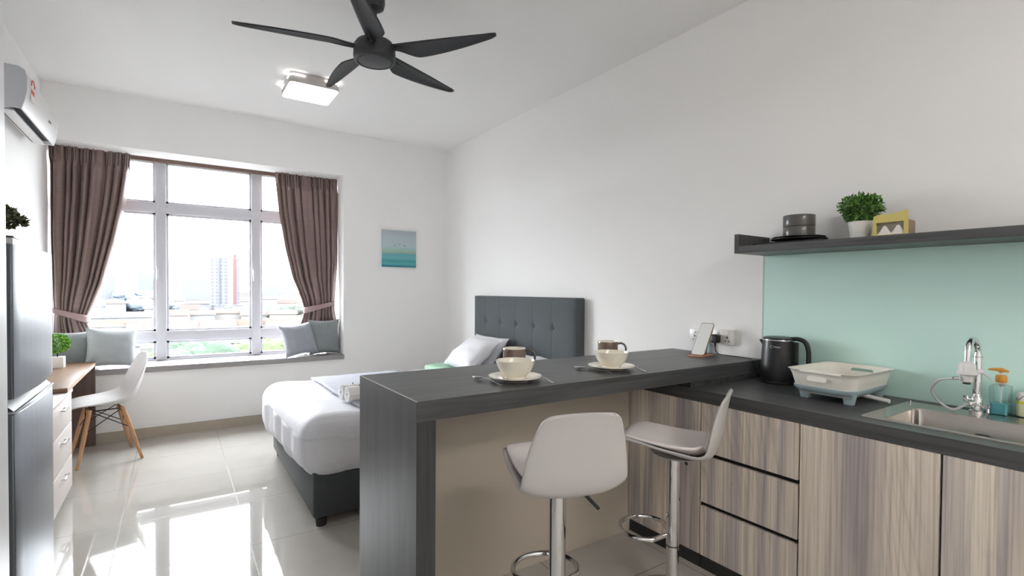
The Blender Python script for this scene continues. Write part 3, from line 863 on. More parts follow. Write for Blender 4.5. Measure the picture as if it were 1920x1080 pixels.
# rolled towels
def towel(label, x, y, z, ln, r, rz):
    t = thing('rolled_towel', label, 'towel', (x, y, z), rz, 'rolled towels on the bed')
    def sp(u, v):
        a = 2*PI*3.0*u; rr = r*(.18+.82*u); xx = -ln/2+ln*v
        return (xx, rr*math.cos(a+PI), r+rr*math.sin(a+PI)*1.0)
    b = gridsurf(sp, 90, 14)
    o = finish('roll', b, M['towel'], t, 0, recalc=False, local=True)
    for p in o.data.polygons: p.use_smooth = True
    s = o.modifiers.new('thick', 'SOLIDIFY'); s.thickness = r*.20; s.offset = 0
    bm = bmesh.new()
    for xx in (-ln*.28,):
        for q in (60, 100):
            a0 = R(q); c0 = Vector((xx, r*1.10*math.cos(a0), r+r*1.10*math.sin(a0)))
            tube(bm, [c0+Vector((0, .0, -.0)), c0+Vector((.008, .014*math.sin(a0), -.014*math.cos(a0)))], .0035, 6)
    finish('tie_mark', bm, M['ink'], t, 0, local=True)
    return t
towel('rolled white towel at the foot of the bed, nearer of the two', .90+.17, 3.23, .634, .34, .050, R(4))
towel('rolled white towel at the foot of the bed, farther of the two', .89+.17, 3.335, .632, .34, .050, R(4))
# pillows and green blanket
def bed_pillow(label, x, y, z, w, h, t, rz, tilt, seed):
    bm = cushion(w, h, t, pinch=.07, seed=seed, wr=.014)
    placed(bm, (0, 0, 0), tilt, 0, rz)
    zmin = min(v.co.z for v in bm.verts); bm.transform(Matrix.Translation((x, y, z-zmin)))
    return solo('pillow', bm, M['pillow'], label, 'pillow', (x, y, z), 'white pillows on the bed', 60)
bed_pillow('white pillow propped low against the far end of the headboard', 2.50, 4.28, .575, .62, .40, .16, R(90), R(36), 21)
bed_pillow('white pillow resting in front, far side of the bed beside the green blanket', 2.30, 4.14, .625, .58, .40, .17, R(86), R(52), 22)
bed_pillow('white pillow lying on the near side of the bed by the headboard', 2.42, 3.48, .575, .66, .42, .15, R(92), R(66), 23)
bm = rounded(.34, .42, .07, .03, 12)
for v in bm.verts: v.co.z += .008*noise.noise(v.co*9)
bm.transform(Matrix.Translation((2.20, 4.40, .590)))
solo('folded_blanket', bm, M['green'], 'mint green folded blanket in front of the pillows', 'blanket', (2.20, 4.40, .555), smooth=80)

# ------------------------------------------------------------------ breakfast bar
XLg, YF, YBk, ZB, ZBu = .68, 1.597, 2.228, .9715, .901
bar = thing('breakfast_bar', 'charcoal wood breakfast bar with waterfall end and beige back panel', 'bar counter', (1.7, 1.9, 0))
finish('tabletop', B(XLg+.002, XR-.001, YF, YBk, ZBu, ZB, bev=.0012), M['wd_x'], bar, 0)
leg = bmesh.new(); box(leg, XLg, XLg+.072, YF+.0005, YBk, 0, ZBu-.0005, bev=.001)
box(leg, XLg, XLg+.0018, YF, YBk, ZBu-.002, ZB)
finish('end_panel', leg, [M['wd_z']], bar, 0)
finish('edge_trim', B(XLg-.0006, XLg+.0026, YF-.0005, YBk, ZB-.0012, ZB+.0006), mat('pale_edge_line', C8(200, 198, 196), .4), bar, 0)
bm = B(XLg+.073, 2.1285, 1.997, 2.014, 0, ZBu-.001); box(bm, 2.128, XR-.013, 1.9985, 2.014, 0, .814)
finish('back_panel', bm, M['beige'], bar, 0)
finish('riser', B(2.14, XR-.001, YF+.004, 1.70, .8725, ZBu-.001), M['wd_zd'], bar, 0)

# ------------------------------------------------------------------ kitchen run
XC, ZC, ZCu = 2.13, .872, .815
YEND = -1.3
SX0, SX1, SY0, SY1 = 2.250, 2.572, .10, .822       # basin opening
wt = bmesh.new()
box(wt, XC, SX0-.004, YEND, 2.2, ZCu, ZC); box(wt, SX1+.004, XR-.001, YEND, 2.2, ZCu, ZC)
box(wt, SX0-.004, SX1+.004, SY1+.004, 2.2, ZCu, ZC); box(wt, SX0-.004, SX1+.004, YEND, SY0-.004, ZCu, ZC)
solo('worktop', wt, M['wd_y'], 'charcoal wood kitchen worktop along the right wall holding the sink', 'worktop', (2.45, .45, ZCu), smooth=0)
def cabinet(label, ya, yb, fronts, m, plinth=True):
    t = thing('base_cabinet', label, 'cabinet', ((XC+XR)/2, (ya+yb)/2, 0), 0, 'striped wood base cabinets')
    b = bmesh.new(); g = .0006
    box(b, XC+.02, XR-.002, ya+g, ya+.016, .07, ZCu-.001); box(b, XC+.02, XR-.002, yb-.016, yb-g, .07, ZCu-.001)
    box(b, XC+.02, XR-.002, ya+.016, yb-.016, .07, .086); box(b, XR-.012, XR-.002, ya+.016, yb-.016, .086, ZCu-.001)
    box(b, XC+.0215, XC+.03, ya+g, yb-g, .07, ZCu-.001)
    finish('carcass', b, M['black'], t, 0)
    for nm, z0, z1 in fronts:
        finish(nm, B(XC+.001, XC+.02, ya+.0018, yb-.0018, z0, z1, bev=.0007), m, t, 0)
    finish('plinth', B(XC+.012, XC+.028, ya+g, yb-g, 0, .068), M['plinth'], t, 0)
    return t
cabinet('striped grey wood corner cabinet front beside the beige bar panel', 1.534, 1.996, [('door', .070, ZCu-.0015)], M['cab'][0])
cabinet('striped grey wood cabinet with three drawers behind the far stool', 1.067, 1.530, [('drawer', .578, ZCu-.0015), ('drawer', .331, .558), ('drawer', .070, .311)], M['cab'][1])
cabinet('striped grey wood cabinet with one full-height door under the left of the sink', .605, 1.063, [('door', .070, ZCu-.0015)], M['cab'][2])
cabinet('striped grey wood cabinet with one door at the right border', .143, .601, [('door', .070, ZCu-.0015)], M['cab'][0])
cabinet('striped grey wood cabinet past the right border', -.32, .139, [('door', .070, ZCu-.0015)], M['cab'][1])

bs = solo('glass_backsplash', B(XR-.008, XR-.0005, YEND, YF, ZC+.0005, 1.5565), M['glassgreen'], 'mint green glass backsplash panel behind the sink', 'backsplash', (XR, .3, ZC), smooth=0)
finish('edge_strip', B(XR-.0095, XR-.0005, YF, YF+.006, ZC+.0005, 1.5565), M['glassedge'], bs, 0)

sh = thing('wall_shelf', 'charcoal wood wall shelf above the green backsplash', 'shelf', (2.63, .3, 1.557))
finish('board', B(2.487, XR-.001, YEND, 1.571, 1.557, 1.595, bev=.0008), M['wd_y'], sh, 0)
finish('end_panel', B(2.486, XR-.001, 1.572, 1.597, 1.557, 1.658, bev=.0008), M['wd_zd'], sh, 0)

# sink
sk = thing('kitchen_sink', 'stainless steel sink set into the charcoal worktop', 'sink', (2.45, .45, ZC))
rim = bmesh.new()
rx0, rx1, ry0, ry1 = 2.222, 2.692, -.02, .883
def ring(pts_o, z_o, pts_i, z_i, bm_):
    A = [bm_.verts.new((p[0], p[1], z_o)) for p in pts_o]; Bv = [bm_.verts.new((p[0], p[1], z_i)) for p in pts_i]
    n = len(A)
    for i in range(n): bm_.faces.new((A[i], A[(i+1) % n], Bv[(i+1) % n], Bv[i]))
    return A, Bv
def rr(x0, x1, y0, y1, r): return rrect(x0, x1, y0, y1, r, 8)
loops = [(rr(rx0, rx1, ry0, ry1, .012), ZC+.0005), (rr(rx0+.002, rx1-.002, ry0+.002, ry1-.002, .012), ZC+.005), (rr(rx0+.012, rx1-.012, ry0+.012, ry1-.012, .012), ZC+.0045),
         (rr(SX0, SX1, SY0, SY1, .03), ZC+.002), (rr(SX0+.003, SX1-.003, SY0+.003, SY1-.003, .032), ZC-.004), (rr(SX0+.006, SX1-.006, SY0+.006, SY1-.006, .034), ZC-.14),
         (rr(SX0+.03, SX1-.03, SY0+.03, SY1-.03, .04), ZC-.165), (rr(SX0+.10, SX1-.10, SY0+.25, SY1-.25, .03), ZC-.17)]
prev = None
for pts, z in loops:
    ring_v = [rim.verts.new((p[0], p[1], z)) for p in pts]
    if prev:
        n = len(ring_v)
        for i in range(n): rim.faces.new((prev[i], prev[(i+1) % n], ring_v[(i+1) % n], ring_v[i]))
    prev = ring_v
rim.faces.new(prev)
finish('basin', rim, M['steel'], sk, 35)
finish('drain', L([(0, .004), (.03, .004), (.04, .001), (.042, 0)], (2.44, .45, ZC-.17), 24), M['chrome'], sk, 40)
finish('rim_stop', T([(2.655, .862, ZC+.004), (2.655, .862, ZC+.016)], .004, 10), M['chrome'], sk, 40)

# tap with water filter
FCX, FCY = 2.668, .648
tap = thing('tap', 'tall chrome gooseneck tap behind the sink', 'tap', (FCX, FCY, ZC))
finish('base', L([(0, .0), (.024, 0), (.024, .008), (.016, .014), (.015, .028), (.019, .032), (.019, .06), (.013, .068), (.0125, .08), (0, .08)], (FCX, FCY, ZC+.004), 24), M['chrome'], tap, 40)
pts = [(FCX, FCY, ZC+.08), (FCX, FCY, ZC+.23)]
for i in range(13):
    q = PI*i/12; pts.append((FCX-.05+.05*math.cos(q), FCY+.006*i/12, ZC+.245+.055*math.sin(q)))
pts.append((FCX-.103, FCY+.006, ZC+.215))
finish('spout', T(pts, [.0145]*2+[.0110]*14, 16), M['chrome'], tap, 60)
finish('collar', L([(.0162, 0), (.0162, .006)], (FCX, FCY, ZC+.225), 20), M['chromedull'], tap, 40)
bm = bmesh.new()
tube(bm, [(FCX-.02, FCY+.002, ZC+.045), (FCX-.02-.028, FCY+.014, ZC+.045)], .009, 12)
for q in range(3): tube(bm, [(FCX-.042, FCY+.012, ZC+.045), (FCX-.042+.018*math.sin(q*2.1), FCY+.012+.018*math.cos(q*2.1), ZC+.045+.018*math.cos(q*2.1+.6))], .0045, 8)
finish('side_valve', bm, M['chrome'], tap, 50)
bm = bmesh.new()
tube(bm, [(FCX, FCY-.012, ZC+.035), (FCX-.004, FCY-.042, ZC+.03)], .008, 12)
for q in range(3): tube(bm, [(FCX-.004, FCY-.036, ZC+.03), (FCX-.004+.022*math.cos(q*2.1), FCY-.038, ZC+.03+.022*math.sin(q*2.1))], .005, 8)
finish('cross_handle', bm, M['chrome'], tap, 50)
bm = bmesh.new(); tube(bm, [(FCX, FCY, ZC+.05), (FCX-.01, FCY+.03, ZC+.058)], .007, 10); tube(bm, [(FCX-.01, FCY+.03, ZC+.048), (FCX-.01, FCY+.03, ZC+.07)], .009, 10)
finish('cross_handle', bm, M['chrome'], tap, 50)
fx, fy, fz = FCX-.103, FCY+.006, ZC+.16
wf = thing('water_filter', 'white round water filter hanging on the tap spout', 'water filter', (fx, fy, fz))
finish('housing', L([(0, .058), (.012, .058), (.022, .052), (.027, .042), (.027, .018), (.031, .014), (.031, .006), (.02, .002), (.018, -.022), (.012, -.026), (0, -.026)], (fx, fy, fz), 28), M['whiteplastic'], wf, 40)
finish('outlet', L([(0, 0), (.012, 0), (.012, -.006), (.009, -.006), (.009, -.001)], (fx, fy, fz-.026), 20), M['blackplastic'], wf, 40)
bm = T([(fx+.02, fy-.01, fz+.012), (fx+.055, fy-.03, fz+.016)], .009, 12); tube(bm, [(fx+.05, fy-.028, fz+.018), (fx+.062, fy-.06, fz-.012)], [.005, .002], 8)
finish('lever', bm, M['whiteplastic'], wf, 50)
finish('hose_nut', T([(fx-.018, fy+.018, fz-.010), (fx-.026, fy+.034, fz-.012)], .006, 12), M['chromedull'], wf, 50)
def bez(pts, n=30):
    out = []
    P = [Vector(p) for p in pts]
    P = [2*P[0]-P[1]]+P+[2*P[-1]-P[-2]]
    for i in range(1, len(P)-2):
        for k_ in range(n):
            q = k_/n; a, b, c, d = P[i-1], P[i], P[i+1], P[i+2]
            out.append(.5*((2*b)+(-a+c)*q+(2*a-5*b+4*c-d)*q*q+(-a+3*b-3*c+d)*q**3))
    out.append(P[-2]); return out
hp = [(fx-.026, fy+.034, fz-.012), (fx-.005, fy+.085, fz-.03), (fx+.02, fy+.115, fz-.075), (fx+.045, fy+.10, fz-.12), (fx+.05, fy+.055, fz-.148), (FCX-.048, FCY+.016, ZC+.043)]
solo('filter_hose', T(bez(hp, 12), .0052, 10), M['hose'], 'thin grey hose looping from the water filter to the tap base', 'hose', (fx, fy+.08, ZC+.05), smooth=60)

# soap pump and detergent bottle
sb = thing('soap_dispenser', 'clear pump bottle of blue soap with orange pump beside the tap', 'soap dispenser', (2.720, .589, ZC))
finish('bottle', PR(rrect(2.684, 2.756, .560, .618, .010, 4), 'z', ZC+.0055, ZC+.118, bev=.004), M['clear'], sb, 40)
finish('liquid', PR(rrect(2.687, 2.753, .563, .615, .009, 4), 'z', ZC+.0065, ZC+.048, bev=.002), M['bluesoap'], sb, 40)
finish('shoulder', L([(.03, .0), (.02, .006), (.014, .008)], (2.720, .589, ZC+.117), 24), M['clear'], sb, 40)
finish('neck', L([(.0, -.022), (.004, -.022), (.006, -.004), (.013, .002), (.013, .008), (0, .008)], (2.720, .589, ZC+.122), 24), M['whiteplastic'], sb, 40)
finish('dip_tube', T([(2.720, .589, ZC+.02), (2.720, .589, ZC+.10)], .003, 8), M['whiteplastic'], sb, 40)
finish('collar', L([(0, 0), (.017, 0), (.018, .003), (.018, .024), (.014, .029), (0, .029)], (2.720, .589, ZC+.13), 24), M['orange'], sb, 40)
pm = bmesh.new(); lathe(pm, [(.005, .029), (.005, .04)], (2.720, .589, ZC+.13), 14)
finish('pump_stem', pm, M['whiteplastic'], sb, 40)
pm = bmesh.new(); lathe(pm, [(.0, .039), (.008, .039), (.009, .046), (0, .05)], (2.720, .589, ZC+.13), 14)
tube(pm, [(2.727, .569, ZC+.174), (2.720, .587, ZC+.179), (2.710, .606, ZC+.180), (2.702, .624, ZC+.179)], [.004, .0085, .006, .003], 12)
finish('pump_head', pm, M['orange'], sb, 50)
db = thing('detergent_bottle', 'white bottle with yellow label at the right border behind the sink', 'bottle', (2.735, .505, ZC))
finish('body', PR(rrect(2.713, 2.757, .466, .546, .018, 5), 'z', ZC+.0055, ZC+.098, bev=.006), M['label'], db, 40)
finish('cap', L([(.02, 0), (.016, .012), (.012, .016), (.012, .035), (0, .036)], (2.735, .505, ZC+.098), 20), M['whiteplastic'], db, 40)
bm = T([(2.7125, .530-.012*math.cos(q/9*PI)*1.0, ZC+.078+.009*math.sin(q/9*PI*2)) for q in range(10)], .0012, 6)
finish('label_print', bm, M['ink'], db, 0)

# kettle
KX, KY = 2.672, 1.452
kt = thing('electric_kettle', 'black electric kettle on the worktop beside the bar', 'kettle', (KX, KY, ZC))
finish('base', L([(0, 0), (.083, 0), (.085, .006), (.083, .016), (.078, .018), (0, .018)], (KX, KY, ZC), 40), M['blackplastic'], kt, 40)
finish('body', L([(0, .018), (.083, .018), (.085, .03), (.084, .09), (.080, .17), (.076, .222), (.0755, .226)], (KX, KY, ZC), 48), M['kettle'], kt, 40)
finish('rim_band', L([(.0765, .2245), (.0775, .226), (.0775, .2295), (.0765, .231)], (KX, KY, ZC), 48), M['chrome'], kt, 40)
finish('lid', L([(.0755, .226), (.076, .235), (.072, .241), (.055, .245), (0, .247)], (KX, KY, ZC), 48), M['kettlelid'], kt, 40)
# spout points left (+y,-x), handle right (-y)
sd = Vector((-.30, .95, 0)).normalized()
bm = bmesh.new()
c0 = Vector((KX, KY, ZC))
pp = Vector((-sd.y, sd.x, 0))
vs = [c0+sd*.070+pp*.026+Vector((0, 0, .228)), c0+sd*.070-pp*.026+Vector((0, 0, .228)), c0+sd*.095+Vector((0, 0, .224)), c0+sd*.072+Vector((0, 0, .185))]
V = [bm.verts.new(v) for v in vs]
for f in ((0, 1, 2), (0, 2, 3), (1, 3, 2), (0, 3, 1)): bm.faces.new([V[i] for i in f])
finish('spout', bm, M['kettle'], kt, 0)
hd = Vector((.12, -.99, 0)).normalized()
def hp_(r, z): return c0+hd*r+Vector((0, 0, z))
bm = bmesh.new()
path = bez([hp_(.062, .236), hp_(.10, .238), hp_(.132, .222), hp_(.146, .18), hp_(.148, .12), hp_(.147, .075), hp_(.140, .062)], 8)
n = len(path)
rings = []
for i, p in enumerate(path):
    t_ = (path[min(i+1, n-1)]-path[max(i-1, 0)]).normalized()
    side = t_.cross(Vector((hd.y, -hd.x, 0))).normalized(); a_ = Vector((hd.y, -hd.x, 0))
    rw, rt = .016, .011 if i < n-6 else .009
    rings.append([bm.verts.new(p+a_*rw*math.cos(q)+side*rt*math.sin(q)) for q in [2*PI*j/12 for j in range(12)]])
for i in range(n-1):
    for j in range(12): bm.faces.new((rings[i][j], rings[i][(j+1) % 12], rings[i+1][(j+1) % 12], rings[i+1][j]))
bm.faces.new(rings[0][::-1]); bm.faces.new(rings[-1])
finish('handle', bm, M['kettle'], kt, 60)
finish('handle_mount', PR([(.0, .0), (.03, .0), (.03, .17), (.0, .17)], 'x', -.012, .012, bev=.004) if False else placed(B(-.014, .014, 0, .022, .05, .22, bev=.004), (KX+hd.x*.074, KY+hd.y*.074, ZC), 0, 0, math.atan2(-hd.x, hd.y) if False else PI), M['blackplastic'], kt, 30)
# maker's mark on the kettle: ring and lettering wrapped on the body, facing the room
def on_body(ang, z, r=.0802):
    return Vector((KX+r*math.cos(ang), KY+r*math.sin(ang), ZC+z))
base_a = math.atan2(-KY, -KX)+.0
bm = bmesh.new()
ring_pts = [on_body(base_a-.42+.075*math.cos(R(q)), .196+.006*math.sin(R(q)), .0795) for q in range(40, 330, 20)]
tube(bm, ring_pts, .0011, 6)
finish('logo_ring', bm, M['silverprint'], kt, 0)
txt = bpy.data.curves.new('logo_lettering', 'FONT'); txt.body = 'Midea'; txt.size = .0135; txt.extrude = .0004; txt.align_x = 'LEFT'
to = bpy.data.objects.new('logo_lettering', txt); col.objects.link(to); txt.materials.append(M['silverprint'])
to.parent = kt
ta = base_a-.30+.02
pn = on_body(base_a-.29, .191, .0803)-Vector((KX, KY, ZC))
to.location = pn; ang_n = base_a-.10
to.rotation_euler = (R(90), 0, ang_n+PI/2)
bpy.context.view_layer.update()
lm = bpy.data.meshes.new_from_object(to.evaluated_get(bpy.context.evaluated_depsgraph_get()))
lo_ = bpy.data.objects.new('lettering', lm); col.objects.link(lo_); lo_.parent = kt; lo_.location = to.location; lo_.rotation_euler = to.rotation_euler
if not lm.materials: lm.materials.append(M['silverprint'])
bpy.data.objects.remove(to)

# socket outlets, plug, charger, cable
def outlet(label, ya, yb, za, zb):
    t = thing('wall_socket', label, 'socket', (XR, (ya+yb)/2, za), 0, 'white double sockets above the bar')
    finish('plate', B(XR-.026, XR-.0008, ya, yb, za, zb, bev=.003), M['socket'], t, 30)
    for f in (.27, .73):
        yc = ya+(yb-ya)*f; bm = bmesh.new()
        box(bm, XR-.0275, XR-.0255, yc-.004, yc+.004, za+(zb-za)*.42, za+(zb-za)*.54)
        for d in (-.011, .011): box(bm, XR-.0275, XR-.0255, yc+d-.003, yc+d+.003, za+(zb-za)*.18, za+(zb-za)*.26)
        finish('pin_holes', bm, M['blackplastic'], t, 0)
        finish('switch', B(XR-.030, XR-.0255, yc-.008, yc+.008, za+(zb-za)*.66, za+(zb-za)*.86, bev=.001), M['socket'], t, 30)
    return t
outlet('white double socket on the right wall, partly behind the phone', 1.93, 2.075, 1.032, 1.115)
outlet('white double socket with a black plug in it, right of the phone', 1.772, 1.908, 1.036, 1.125)
ps = thing('plug', 'black three-pin plug of the kettle in the wall socket', 'plug', (XR-.03, 1.872, 1.06))
finish('body', placed(rounded(.038, .052, .052, .012, 6), (XR-.046, 1.872, 1.068)), M['blackplastic'], ps, 60)
finish('strain_relief', T([(XR-.05, 1.872, 1.045), (XR-.05, 1.872, 1.018)], [.007, .004], 10), M['blackplastic'], ps, 60)
cb_ = bez([(XR-.05, 1.872, 1.018), (XR-.052, 1.865, .992), (XR-.06, 1.835, .978), (XR-.075, 1.74, .9775), (XR-.085, 1.66, .9785), (XR-.10, 1.605, .974), (XR-.105, 1.585, .94), (XR-.095, 1.575, .895), (XR-.07, 1.565, .8795), (KX+.03, 1.545, .877)], 8)
solo('kettle_cable', T(cb_, .003, 8), M['blackplastic'], 'black kettle cable draped over the bar edge to the plug', 'cable', (XR-.07, 1.7, .9775), smooth=60)
cg = solo('charger', B(XR-.030, XR-.001, 1.925, 1.99, .9725, 1.030, bev=.004), M['paleblue'], 'pale blue box standing on the bar under the socket behind the phone', 'charger', (XR-.015, 1.955, .9725), smooth=30)

# phone on a wooden stand
pst = thing('phone_stand', 'small tan wooden phone stand on the bar', 'phone stand', (2.60, 1.875, ZB), R(12))
finish('base', placed(B(-.085, .075, -.045, .045, 0, .009, bev=.002), (0, 0, 0)), M['cork'], pst, 30, local=True)
finish('rest', placed(B(-.006, .006, -.02, .02, .0, .06, bev=.002), (.018, 0, .006), 0, R(30), 0), M['blackplastic'], pst, 30, local=True)
phn = thing('phone', 'phone with gold edge leaning on the wooden stand beside the sockets', 'phone', (2.565, 1.868, ZB+.009), R(12))
LN = R(38)
def ph_(x0, x1, y0, y1, z0, z1, bev):
    b = B(x0, x1, y0, y1, z0, z1, bev=0)
    return b
def phone_plate(x0, x1, m, name, w=.040, h=.228, r=.012, parent=phn):
    poly = rrect(-w, w, 0, h, r, 5)
    b = PR(poly, 'x', x0, x1)
    b.transform(Matrix.Translation((-.012, 0, .003)) @ Matrix.Rotation(LN, 4, 'Y'))
    return finish(name, b, m, parent, 30, local=True)
phone_plate(0, .009, M['phone'], 'body')
phone_plate(-.0012, .0002, M['screen'], 'screen', .0375, .223, .011)

# dish rack
rk = thing('dish_rack', 'cream dish drainer with blue grey base on feet on the worktop', 'dish rack', (2.55, 1.09, ZC))
rkx0, rkx1, rky0, rky1 = 2.335, 2.752, .948, 1.238
bm = bmesh.new(); prev = None
lev = [(.040, .028, .03), (.030, .045, .045), (.012, .10, .05), (.003, .128, .05), (-.006, .131, .055), (-.006, .128, .055)]
lev = [(.035, .030, .04), (.022, .050, .05), (.008, .110, .055), (.0, .132, .055), (-.006, .134, .06), (-.006, .130, .06)]
inner = [(.002, .130, .053), (.010, .108, .05), (.026, .054, .045), (.05, .040, .04)]
for ins, z, r_ in lev+[(0.003, .1335, .055)]+inner:
    pts = rrect(rkx0+ins, rkx1-ins, rky0+ins, rky1-ins, r_, 6)
    if (ins, z, r_) == lev[-1]: continue
    rg = [bm.verts.new((p[0], p[1], ZC+z)) for p in pts]
    if prev:
        for i in range(len(rg)): bm.faces.new((prev[i], prev[(i+1) % len(rg)], rg[(i+1) % len(rg)], rg[i]))
    prev = rg
bm.faces.new(prev)
finish('basket', bm, M['rack'], rk, 50, recalc=True)
bm = bmesh.new(); prev = None
for ins, z, r_ in ((.06, .026, .03), (.03, .034, .05), (.016, .052, .05), (.0145, .062, .05), (.022, .064, .05)):
    pts = rrect(rkx0+ins, rkx1-ins, rky0+ins, rky1-ins, r_, 6); rg = [bm.verts.new((p[0], p[1], ZC+z)) for p in pts]
    if prev:
        for i in range(len(rg)): bm.faces.new((prev[i], prev[(i+1) % len(rg)], rg[(i+1) % len(rg)], rg[i]))
    else: bm.faces.new(rg)
    prev = rg
finish('tray', bm, M['rackblue'], rk, 50)
for x, y in ((2.40, 1.175), (2.40, .995), (2.69, 1.175), (2.69, 1.0)):
    b = PR([(-.026, .045), (.026, .045), (.017, 0), (-.017, 0)], 'x', x-.012, x+.012, bev=.002); b.transform(Matrix.Translation((0, y, ZC+.0005)))
    finish('foot', b, M['rackblue'], rk, 30)
bm = bmesh.new()
finish('spout', T([(2.55, 1.0, ZC+.024), (2.545, .90, ZC+.016)], .009, 12), M['whiteplastic'], rk, 50)
# handle holes: long and short side
def slot(cx, cy, cz, half, hr, axis):
    pts = []
    for i in range(16):
        q = 2*PI*i/16; dx = half*(1 if math.cos(q) > 0 else -1)+hr*math.cos(q); dz = hr*math.sin(q); pts.append((dx, dz))
    return pts
b = PR(slot(0, 0, 0, .035, .012, 'x'), 'x', 0, .002); b.transform(Matrix.Translation((rkx1-.0115, 1.085, ZC+.105)) @ Matrix.Rotation(R(-4), 4, 'Y'))
finish('handle_hole', b, mat('hole_showing_glass', C8(140, 170, 158), .5), rk, 0)
b = PR(slot(0, 0, 0, .030, .011, 'x'), 'x', 0, .004); b.transform(Matrix.Translation((rkx0+.002, 1.10, ZC+.10)) @ Matrix.Rotation(R(6), 4, 'Y'))
finish('handle_grip', b, M['rack'], rk, 30)
b = B(rkx0-.008, rkx0+.012, 1.00, 1.17, ZC+.126, ZC+.137, bev=.003)
finish('rim_clip', b, M['rack'], rk, 30)

# shelf things
tr = solo('square_tray', PR(rrect(2.55, 2.77, 1.19, 1.545, .02, 4), 'z', 1.5955, 1.609, bev=.003), M['blackplate'], 'flat black rectangular tray under the stacked plates on the shelf', 'tray', (2.66, 1.37, 1.5955), smooth=40)
def plate(z, r, label):
    return solo('plate', L([(0, 0), (r*.55, 0), (r*.6, .003), (r, .012), (r, .015), (r*.6, .007), (0, .006)], (2.655, 1.348, z), 40), M['blackplate'], label, 'plate', (2.655, 1.348, z), 'black plates on the shelf')
plate(1.6095, .128, 'black round plate on the shelf, lower of the two under the bowls')
plate(1.6195, .120, 'black round plate on the shelf, directly beneath the grey bowls')
def gbowl(z, label):
    return solo('bowl', L([(0, 0), (.068, 0), (.0725, .002), (.0735, .005), (.0735, .056), (.0725, .058), (.070, .056), (.069, .012), (0, .008)], (2.655, 1.348, z), 44), M['greybowl'], label, 'bowl', (2.655, 1.348, z), 'grey straight-sided bowls on the shelf')
gbowl(1.6265, 'grey straight-sided bowl on the shelf, lower of the two stacked')
gbowl(1.6850, 'grey straight-sided bowl on the shelf, upper of the two stacked')
sp_ = thing('potted_plant', 'bushy green artificial plant in a white tapered pot on the shelf', 'plant', (2.655, 1.068, 1.595))
finish('pot', L([(0, 0), (.036, 0), (.038, .004), (.049, .082), (.049, .086), (.045, .086), (.043, .07), (0, .07)], (2.655, 1.068, 1.5955), 32), M['pot'], sp_, 40)
finish('stem', T([(2.655, 1.068, 1.66), (2.655, 1.07, 1.72)], .006, 8), M['stem'], sp_, 60)
finish('foliage', leaves(900, .092, .0120, (2.655, 1.068, 1.746), 9, (1, 1, .74), .35, 2.3), M['leaf'], sp_, 0)
# napkin holder
nx = 2.60
nk = thing('tissue_box', 'yellow framed tissue holder with white tissues at the shelf plant', 'tissue box', (2.64, .93, 1.5955))
finish('box', B(nx+.012, nx+.085, .868, .985, 1.5955, 1.668, bev=.002), M['brownbox'], nk, 30)
def fpiece(poly): return PR(poly, 'x', nx, nx+.010)
bm = bmesh.new()
topc = [(.995-.130*i/10, 1.694+.006*math.sin(i/10*PI*1.0)+.016*(i/10)**3) for i in range(11)]
topc = [(.995, 1.692), (.97, 1.699), (.93, 1.697), (.90, 1.702), (.880, 1.710), (.872, 1.712)]
prism(bm, topc+[(.868, 1.662), (.997, 1.662)], 'x', nx, nx+.010)
prism(bm, [(.997, 1.662), (.985, 1.662), (.985, 1.608), (.997, 1.608)], 'x', nx, nx+.010)
prism(bm, [(.882, 1.662), (.868, 1.662), (.868, 1.608), (.882, 1.608)], 'x', nx, nx+.010)
prism(bm, [(.997, 1.608), (.868, 1.608), (.868, 1.5955), (.997, 1.5955)], 'x', nx, nx+.010)
finish('frame', bm, M['yellow'], nk, 0)
bm = B(nx+.0105, nx+.012, .880, .987, 1.606, 1.664); finish('mesh_screen', bm, mat('grey_backing', C8(140, 132, 118), .8), nk, 0)
bm = bmesh.new()
for cy_ in (.955, .905):
    def ts(u, v, c=cy_):
        y = c+(u-.5)*.056; hgt = .040*math.exp(-((u-.5)*3.0)**2)
        return (nx+.004+.005*v, y, 1.609+hgt*v)
    join(bm, gridsurf(ts, 12, 4))
finish('tissues', bm, M['tissue'], nk, 40)

